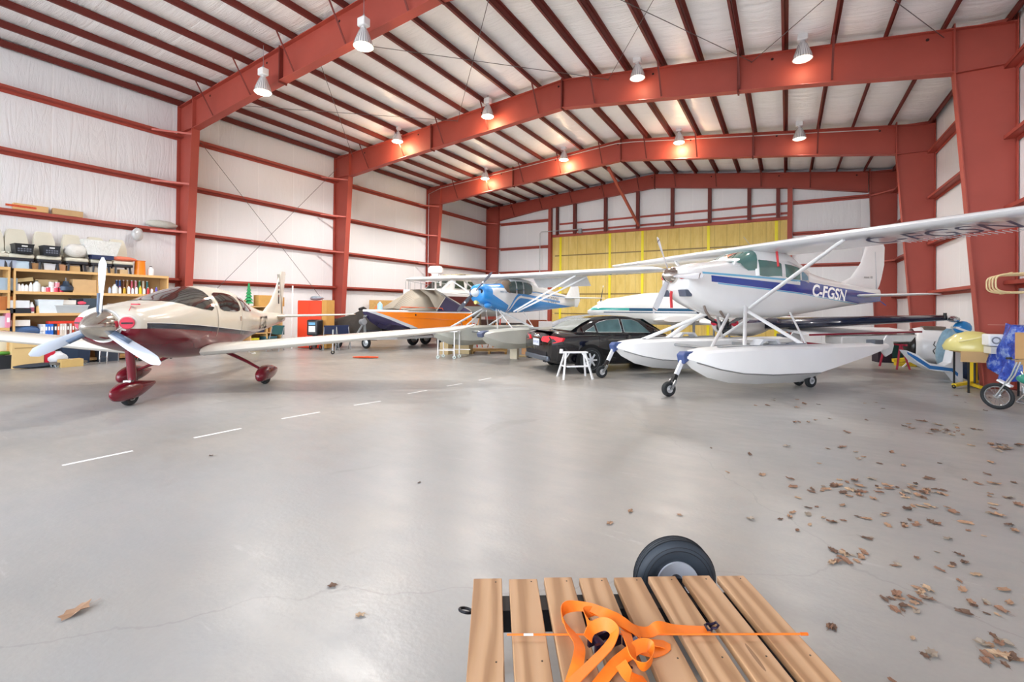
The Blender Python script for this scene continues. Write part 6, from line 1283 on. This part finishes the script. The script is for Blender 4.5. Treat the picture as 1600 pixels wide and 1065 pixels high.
# blue tarp over frame
o = thing('blue_tarp', 'crumpled bright blue tarp hung over a frame at the right edge', 'tarp', (4.02, 12.3, 0), 0)
m, t, b = newmat('tarp_plastic'); nz = noise(t, 5, 6, objvec(t), .7); t.links.new(ramp(t, nz, [(.35, '14309A'), (.5, '2A55C8'), (.68, 'A8C4EE')]), b.inputs['Base Color']); b.inputs['Roughness'].default_value = .25; bump(t, b, nz, .08)
gr = []
for i in range(15):
    u = i/14; row = []
    for j in range(15):
        v_ = j/14; y = -.75+1.5*u; z = .62+.80*v_; w_ = .06*math.sin(9*u+4*v_)+.05*math.sin(5*v_+11*u)
        row.append((-.25-.22*(1-v_)+w_, y+.1*math.sin(6*v_), z-.25*(1-v_)*abs(math.sin(2.6*u))+.12*(u-.5)))
    gr.append(row)
MB().sheet(gr).build('tarp_sheet', m, o, ang=80, solid=.01)
MB().box((.0, 0, 1.43), (.42, 1.4, .04)).build('tarp_top', m, o); MB().bar((.12, -.68, 0), (.12, -.68, 1.4), .04).build('frame_post', GREY, o); MB().bar((.12, .68, 0), (.12, .68, 1.4), .04).build('frame_post', GREY, o); MB().bar((-.5, .7, 1.44), (.15, .7, 1.44), .02).build('frame_rail', mat('B06A5A', .5), o)
p = DZ(1592, 548, 8.1); tag(place(MB().box((0, 0, .0), (.25, .02, .55)).build('cardboard_sheet', CARD), (3.5, 11.25, 1.08), TH-.35), 'tan cardboard sheet leaning on the blue tarp', 'cardboard'); c0_ = bpy.data.objects['cardboard_sheet']; MB().bar((0, .02, -.2), (.1, .12, -1.08), .03).build('support_stick', PINE, c0_)
# small motorcycle at the right edge
p = G(1558, 639); q = G(1597, 654)
o = thing('minibike', 'small chrome minibike with green tank, cut off by the right edge', 'motorcycle', (p.x, p.y, 0), math.radians(-38))
def spoked(parent, c, R, nm='wheel'):
    t_ = MB().torus(c, R-.03, .03, (0, 1, 0), 32, 8).build(nm, RUBBER, parent); g = MB(); g.torus(c, R-.065, .012, (0, 1, 0), 32, 6)
    for k in range(14): a = 2*PI*k/14; g.bar(Vector(c), Vector(c)+Vector((math.cos(a), 0, math.sin(a)))*(R-.065), .005)
    g.cyl(Vector(c)-Vector((0, .04, 0)), Vector(c)+Vector((0, .04, 0)), .04); g.build('spoked_rim', CHROME, t_)
spoked(o, (0, 0, .23), .23); spoked(o, (1.0, 0, .23), .23)
for s_ in (-.055, .055): MB().tube([(0, s_, .23), (.2, s_, .62), (.27, s_, .86)], .014, 8).build('fork_tube', CHROME, o)
MB().tube([(.27, -.3, .93), (.27, -.2, .9), (.27, .2, .9), (.27, .3, .93)], .012, 8).build('handlebar', CHROME, o); 
for s_ in (-.3, .3): MB().cyl((.27, s_-.06, .93), (.27, s_+.06, .93), .02).build('grip', BLACK, o)
MB().ball((.42, 0, .58), .17, 14, (1.1, .6, .55)).build('fuel_tank', mat('2E8E7A', .25, coat=.6), o)
MB().box((.45, 0, .36), (.24, .18, .22)).build('engine', ALU, o, bev=.03); MB().tube([(.3, 0, .7), (.4, 0, .48), (.75, 0, .46), (1.0, 0, .23)], .016, 8).build('frame_tube', ALU, o); MB().tube([(.36, 0, .24), (.7, 0, .22), (1.0, 0, .23)], .016, 8).build('frame_tube', ALU, o)
MB().tube([(.4, -.1, .35), (.3, -.13, .2), (.6, -.14, .16), (1.05, -.12, .2)], .025, 8).build('exhaust_pipe', CHROME, o); MB().box((.78, 0, .56), (.4, .18, .07)).build('seat', BLACK, o, bev=.02)
MB().torus((0, 0, .23), .26, .035, (0, 1, 0), 24, 6).build('fender', WHITE, o) if 0 else MB().box((.1, 0, .47), (.2, .1, .03), Matrix.Rotation(.5, 3, 'Y')).build('fender', WHITE, o)
MB().bar((.5, .05, .2), (.45, .25, .0), .02).build('kickstand', GREY, o)
# cream tubular frame hanging on the right wall
CT = mat('E6CF9C', .4, 0, .08, 6)
p = PX(1586, 443, XR-.42); o = thing('tubular_frame', 'cream tubular frame hung on the right wall just before the near right column', 'frame', (XR-.42, p.y, p.z), -.1)
def rrect(y_):
    P = []
    for i in range(25):
        a = math.radians(60 + 240*i/24); c_, q_ = math.cos(a), math.sin(a)
        P.append((.05+.36*math.copysign(abs(c_)**.55, c_), y_, .01+.185*math.copysign(abs(q_)**.55, q_)))
    return [(.42, y_, P[0][2])] + P + [(.42, y_, P[-1][2])]
for k in range(4): MB().tube(rrect(.55-.26*k), .015, 8).build('hoop', CT, o)
for x_, z_ in ((-.1, .205), (-.1, -.185), (.2, .19)): MB().tube([(x_, .6, z_), (x_, -.3, z_)], .014, 8).build('long_tube', CT, o)
MB().bar((.42, .0, .1), (.2, .0, .1), .03).build('hanger_arm', CT, o)

# ------------------------------------------------------------------ utility trailer in the foreground
ZD = .335
a, b_ = G(740, 904, ZD), G(1160, 896, ZD)
bd = (G(730, 1040, ZD)-a); bd.z = 0; bd.normalize()            # along the boards, toward us
wd = (b_-a); wd.z = 0; Wt = wd.length; wd.normalize(); perp = Vector((-bd.y, bd.x, 0)); 
if perp.dot(wd) < 0: perp = -perp
Wt = (b_-a).dot(perp); ang_ = math.atan2(perp.y, perp.x)
# local frame: x across the boards (to the right), -y toward us
o = thing('utility_trailer', 'low utility trailer with eight bare pine deck boards in the foreground', 'trailer', (a.x, a.y, 0), ang_)
m, t, b = newmat('deck_pine'); wv = nd(t, 'ShaderNodeTexWave', bands_direction='X'); wv.inputs['Scale'].default_value = 3.2; wv.inputs['Distortion'].default_value = 11; wv.inputs['Detail'].default_value = 4; wv.inputs['Detail Scale'].default_value = .8
v_ = objvec(t, (1.2, .16, 1.2)); info = nd(t, 'ShaderNodeObjectInfo'); av = nd(t, 'ShaderNodeVectorMath', operation='ADD'); sc_ = nd(t, 'ShaderNodeVectorMath', operation='SCALE'); cx = nd(t, 'ShaderNodeCombineXYZ'); t.links.new(info.outputs['Random'], cx.inputs[0]); t.links.new(info.outputs['Random'], cx.inputs[1]); t.links.new(cx.outputs[0], sc_.inputs[0]); sc_.inputs['Scale'].default_value = 17; t.links.new(v_, av.inputs[0]); t.links.new(sc_.outputs[0], av.inputs[1]); t.links.new(av.outputs[0], wv.inputs[0])
c = ramp(t, wv.outputs['Fac'], [(.08, 'CDA27A'), (.5, 'C09468'), (.92, '96683F')]); c = mix(t, mth(t, 'MULTIPLY', noise(t, 2., 5, av.outputs[0]), .45), c, lin('B08560'))
kn = nd(t, 'ShaderNodeTexVoronoi'); kn.inputs['Scale'].default_value = 2.6; kv = nd(t, 'ShaderNodeMapping'); kv.inputs['Scale'].default_value = (2.5, 2.2, 1); t.links.new(av.outputs[0], kv.inputs[0]); t.links.new(kv.outputs[0], kn.inputs[0])
c = mix(t, mth(t, 'MULTIPLY', mth(t, 'LESS_THAN', kn.outputs['Distance'], .09), .8), c, lin('6A4020')); c = mix(t, mth(t, 'MULTIPLY', noise(t, 1.1, 3, objvec(t)), .35), c, lin('B89A78'))
t.links.new(c, b.inputs['Base Color']); b.inputs['Roughness'].default_value = .6; bump(t, b, wv.outputs['Fac'], .0015)
DECK = m; pitch = (Wt+.035)/8
for k in range(8):
    x0 = pitch*k; jit = random.Random(k).uniform(-.006, .006)
    bdm = MB().box((0, -.8+jit, 0), (pitch-.036, 1.6, .036)).build('deck_board', DECK, o, bev=.004); bdm.location = (x0+(pitch-.036)/2, 0, ZD-.018)
    for yy in (-.03, -.55, -1.1):
        MB().cyl((.04, yy, .0178), (.04, yy, .0192), .004, n=8).build('screw', mat('4A4038', .4, .7), bdm)
FR = mat('1B1A20', .5, .3, .2, 9)
for yy in (-.10, -1.4): MB().bx((.02, yy-.09, ZD-.14), (Wt-.12, yy+.02, ZD-.038)).build('cross_rail', FR, o)
for xx in (.04, Wt-.14): MB().bx((xx, -1.5, ZD-.12), (xx+.05, -.08, ZD-.038)).build('side_rail', FR, o)
MB().torus((-.03, -.15, ZD-.06), .03, .007, (.2, .3, 1), 20, 8).build('tie_down_ring', FR, o)
p = G(1057, 966); wl = o.matrix_basis.inverted() if 0 else None
import mathutils
M_ = Matrix.Translation((a.x, a.y, 0)) @ Matrix.Rotation(ang_, 4, 'Z'); lp = M_.inverted() @ DZ(1057, 906, 2.52)
RW = .222; wc = Vector((lp.x, lp.y+.03, RW)); 
tm_ = MB(); prof = [(RW*.50, -.04), (RW*.62, -.054), (RW*.80, -.058), (RW*.91, -.052), (RW*.975, -.038), (RW, -.015), (RW, .015), (RW*.975, .038), (RW*.91, .052), (RW*.80, .058), (RW*.62, .054), (RW*.5, .04)]
tm_.lathe(wc, prof, 56, (0, 1, 0), (0, 0)); ty = tm_.build('tyre', mat('2B333C', .6, 0, .2, 14, bmp=.001), o, ang=50)
gr_ = MB()
for rr_ in (.80, .88): gr_.torus(wc-Vector((0, .0525+.005*(rr_ < .85), 0)), RW*rr_, .0022, (0, 1, 0), 56, 5)
for yy in (-.024, -.008, .008, .024): gr_.torus(wc+Vector((0, yy, 0)), RW*1.0-.0005, .003, (0, 1, 0), 56, 5)
gr_.build('tread_rib', mat('161A1F', .7), ty); ty.children[-1]['kind'] = 'stuff' if ty.children else None
rm = MB(); rm.lathe(wc, [(.02, -.02), (RW*.3, -.028), (RW*.40, -.04), (RW*.47, -.046), (RW*.52, -.054), (RW*.53, .04)], 40, (0, 1, 0), (1, 0)); rm.build('wheel_rim', mat('D4D6DE', .35, .3, .06, 8), o, ang=50)
MB().cyl(wc-Vector((0, .06, 0)), wc-Vector((0, .01, 0)), .035).build('hub_cap', mat('2A2A30', .4, .5), o)
MB().cyl(wc, (wc.x, -.1, ZD-.12), .02).build('axle_stub', FR, o)
MB().bar((Wt*.3, -1.5, .22), (Wt*.3, -1.5, .0), .04).build('rear_prop', FR, o); MB().bar((.1, -.2, .24), (.1, -.2, .0), .04).build('rear_prop', FR, o)

# orange ratchet strap heap on the deck
def onDeck(px, py, dz=.0): return G(px, py, ZD+.004+dz)
SO = mat('FF7E1A', .55, 0, .12, 40, bmp=.0005)
def strap(mb, pts, w_=.046, th=.0016, sub=6):
    """webbing ribbon through pixel/height points; w = edge direction blend (0 flat, 1 on edge)"""
    P = [(onDeck(x, y, h), e) for x, y, h, e in pts]; Q = []
    for i in range(len(P)-1):
        p0, p1, p2, p3 = P[max(i-1, 0)], P[i], P[i+1], P[min(i+2, len(P)-1)]
        for k in range(sub):
            u = k/sub; f = lambda A, B, C, D: .5*((2*B)+(C-A)*u+(2*A-5*B+4*C-D)*u*u+(3*B-A-3*C+D)*u**3)
            Q.append((f(p0[0], p1[0], p2[0], p3[0]), f(p0[1], p1[1], p2[1], p3[1])))
    Q.append(P[-1]); vs = []
    for i, (p, e) in enumerate(Q):
        d = (Q[min(i+1, len(Q)-1)][0]-Q[max(i-1, 0)][0]).normalized(); side = d.cross(_u).normalized(); upv = side.cross(d).normalized()
        a_ = e*PI/2; wv_ = side*math.cos(a_)+upv*math.sin(a_); n_ = (-side*math.sin(a_)+upv*math.cos(a_))
        lift = _u*(w_/2*abs(math.sin(a_)))
        vs.append([p+lift+wv_*w_/2+n_*th, p+lift-wv_*w_/2+n_*th, p+lift-wv_*w_/2-n_*th, p+lift+wv_*w_/2-n_*th])
    return mb.loft(vs)
sr = thing('ratchet_strap', 'tangled bright orange ratchet strap with dark hooks heaped on the deck boards', 'strap', (0, 0, 0))
runs = [[(1108, 984, .0, 0), (1060, 984, .004, .1), (1030, 986, .02, .5), (1012, 990, .01, .2), (985, 985, .03, .3), (960, 966, .06, .2), (930, 956, .05, .1), (915, 966, .03, .7), (922, 985, .02, .9), (940, 975, .05, .5)],
    [(1000, 992, .03, .1), (975, 975, .07, .2), (945, 962, .08, .3), (925, 952, .05, .2), (900, 950, .03, .3), (882, 958, .02, .8), (878, 972, .01, .9), (892, 990, .01, .3), (905, 1010, .02, .2), (903, 1035, .02, .2), (893, 1064, .0, .0), (885, 1085, 0, 0)],
    [(893, 1068, .02, .1), (925, 1038, .03, .15), (952, 1010, .05, .2), (960, 992, .07, .5), (945, 982, .07, .7), (925, 990, .05, .8), (918, 1005, .03, .6)],
    [(978, 990, .05, .2), (985, 1015, .05, .4), (992, 1040, .03, .6), (1008, 1050, .02, .8), (1020, 1035, .02, .9), (1016, 1018, .03, .7), (1000, 1014, .04, .4), (980, 1025, .03, .2), (960, 1040, .02, .1), (930, 1075, .0, .0)],
    [(975, 1000, .02, 0), (1010, 1004, .01, .1), (1040, 1008, .0, 0), (1020, 1020, .0, .1), (990, 1012, .02, .2)],
    [(1010, 1064, .0, 0), (985, 1060, .02, .2), (970, 1040, .03, .3)]]
for r_ in runs: g = MB(); strap(g, r_); g.build('webbing', SO, sr, ang=60)
HK = mat('2A2138', .3, .6, .1, 9)
def hook(px, py, s_, ang=0.):
    c_ = onDeck(px, py, .012); q = lambda x, y, z=0: c_ + Matrix.Rotation(ang, 3, 'Z') @ Vector((x*s_, y*s_, z*s_))
    g = MB(); g.tube([q(-.5, -.35), (q(-.5, .35)), q(-.2, .5), q(.2, .45), q(.55, .3, .3), q(.6, -.1, .3), q(.3, -.35, .2), q(0, -.2, .1)], .005, 8)
    g.tube([q(-.5, .35), q(-.5, -.35), q(-.2, -.4), q(.0, -.1, .1)], .005, 8); g.build('hook', HK, sr)
hook(1112, 980, .045, TH); hook(975, 1042, .05, TH-1.2)
c_ = onDeck(950, 1012, .01); g = MB(); R3 = Matrix.Rotation(TH+.5, 3, 'Z')
g.box(c_+Vector((0, 0, .015)), (.13, .012, .035), R3); g.box(c_+R3@Vector((0, .045, .015)), (.13, .012, .035), R3); g.cyl(c_+R3@Vector((-.03, -.01, .02)), c_+R3@Vector((-.03, .055, .02)), .016); g.cyl(c_+R3@Vector((.05, -.01, .03)), c_+R3@Vector((.05, .055, .03)), .012); g.build('ratchet', HK, sr)
c_ = onDeck(985, 1010, .01); g = MB(); g.box(c_+Vector((0, 0, .02)), (.05, .04, .03), R3); g.build('ratchet_handle', HK, sr)
p, q = onDeck(792, 991, .012), onDeck(1262, 990, .012)
o = thing('marker_rod', 'thin orange fibreglass rod lying across the deck boards under the strap', 'rod', (0, 0, 0)); MB().cyl(p, q, .0038, n=8).build('rod', mat('FF7A1E', .4), o); d = (q-p).normalized(); MB().cyl(p+d*.07, p+d*.11, .0045, n=8).build('white_band', WHITE, o); MB().cyl(q-d*.03, q, .006, n=8).build('end_cap', mat('F06A10', .4), o)

# ------------------------------------------------------------------ fallen leaves
rl = random.Random(11)
LM = [mat(c_, .8, 0, .3, 30) for c_ in ('8A6650', 'A58266', '6A5040', 'B5987A', '9A8C7C')]
def leafmesh(seed):
    r_ = random.Random(seed); g = MB(); n = 14; rim = []
    for i in range(n):
        a = 2*PI*i/n; k = 1. if i % 2 else .62+.2*r_.random(); rim.append((math.cos(a)*.055*k*1.25, math.sin(a)*.04*k, .006+.016*abs(math.sin(a*1.5+seed))*r_.random()))
    g.add([(0, 0, .004)]+rim, [(0, 1+i, 1+(i+1) % n) for i in range(n)]); g.add([(-.05, 0, .004), (-.1, .012, .006), (-.1, .015, .006), (-.05, .003, .004)], [(0, 1, 2, 3)]); return g
protos = [leafmesh(k).build('dry_leaf', LM[k % 5], None, ang=20) for k in range(8)]
LL = 'dry brown leaf scattered over the right half of the concrete floor'
spots = []
cl = [(1480, 672, 26, 12, 22), (1545, 698, 45, 8, 16), (1300, 755, 22, 8, 8), (1340, 765, 50, 10, 16), (1435, 765, 30, 8, 14), (1350, 745, 120, 30, 14), (1480, 790, 90, 30, 16), (1290, 800, 60, 25, 12), (1400, 820, 100, 20, 14), (1325, 870, 30, 14, 16), (1480, 890, 80, 25, 12), (1420, 938, 40, 16, 16), (1545, 945, 45, 20, 12), (1560, 1010, 40, 35, 12), (1300, 983, 8, 6, 3), (1430, 1030, 60, 30, 5), (1240, 790, 90, 40, 7), (1400, 660, 150, 25, 10), (1330, 700, 160, 40, 10), (1250, 640, 120, 15, 12), (1530, 620, 60, 15, 7), (1500, 830, 100, 60, 14), (1560, 760, 40, 30, 8)]
for cx_, cy_, sx_, sy_, n_ in cl:
    for _ in range(n_): spots.append((rl.gauss(cx_, sx_*.6), rl.gauss(cy_, sy_*.6)))
first = set()
for i, (px, py) in enumerate(spots):
    if py > 1075 or px > 1640 or py < 612: continue
    p = G(px, py); k = i % 8
    if (p - Vector((a.x, a.y, 0))).length < 0: continue
    lq = M_.inverted() @ p
    if -.05 < lq.x < Wt+.05 and lq.y < .1: continue
    s_ = rl.uniform(.35, .8)*(.9 if p.y < 5 else 1.15)
    if k in first: q_ = protos[k].copy(); COL.objects.link(q_)
    else: q_ = protos[k]; first.add(k)
    q_.location = (p.x, p.y, .001); q_.rotation_euler = (rl.uniform(-.12, .12), rl.uniform(-.12, .12), rl.uniform(0, 6.28)); q_.scale = (s_, s_, s_*rl.uniform(.7, 1.6)); tag(q_, LL, 'leaf', 'dry leaves over the right of the floor')
lone = [(118, 958, 1.9, 'curled brown leaf lying alone at the lower left of the floor'), (519, 916, .9, 'small dark leaf alone left of the trailer'), (563, 962, .8, 'small orange leaf nearest the trailer on its left side'), (330, 712, .8, 'tiny leaf right of the longest white floor dash'), (985, 799, .9, 'small pale leaf at the centre right above the tyre'), (953, 818, .9, 'small brown leaf above and left of the tyre'), (1062, 805, .7, 'grey leaf right of the pale one above the tyre'), (655, 754, .6, 'dark fleck of leaf in the middle of the floor'), (1111, 700, .7, 'brown leaf right of centre beyond the tyre'), (1137, 738, .7, 'small reddish leaf between the tyre and the floatplane')]
for px, py, s_, l in lone:
    q_ = protos[int(px) % 8].copy(); COL.objects.link(q_); p = G(px, py); q_.location = (p.x, p.y, .001); q_.scale = (s_*.6, s_*.6, s_*.9); q_.rotation_euler = (0, .1, px); del q_['group']; tag(q_, l, 'leaf')
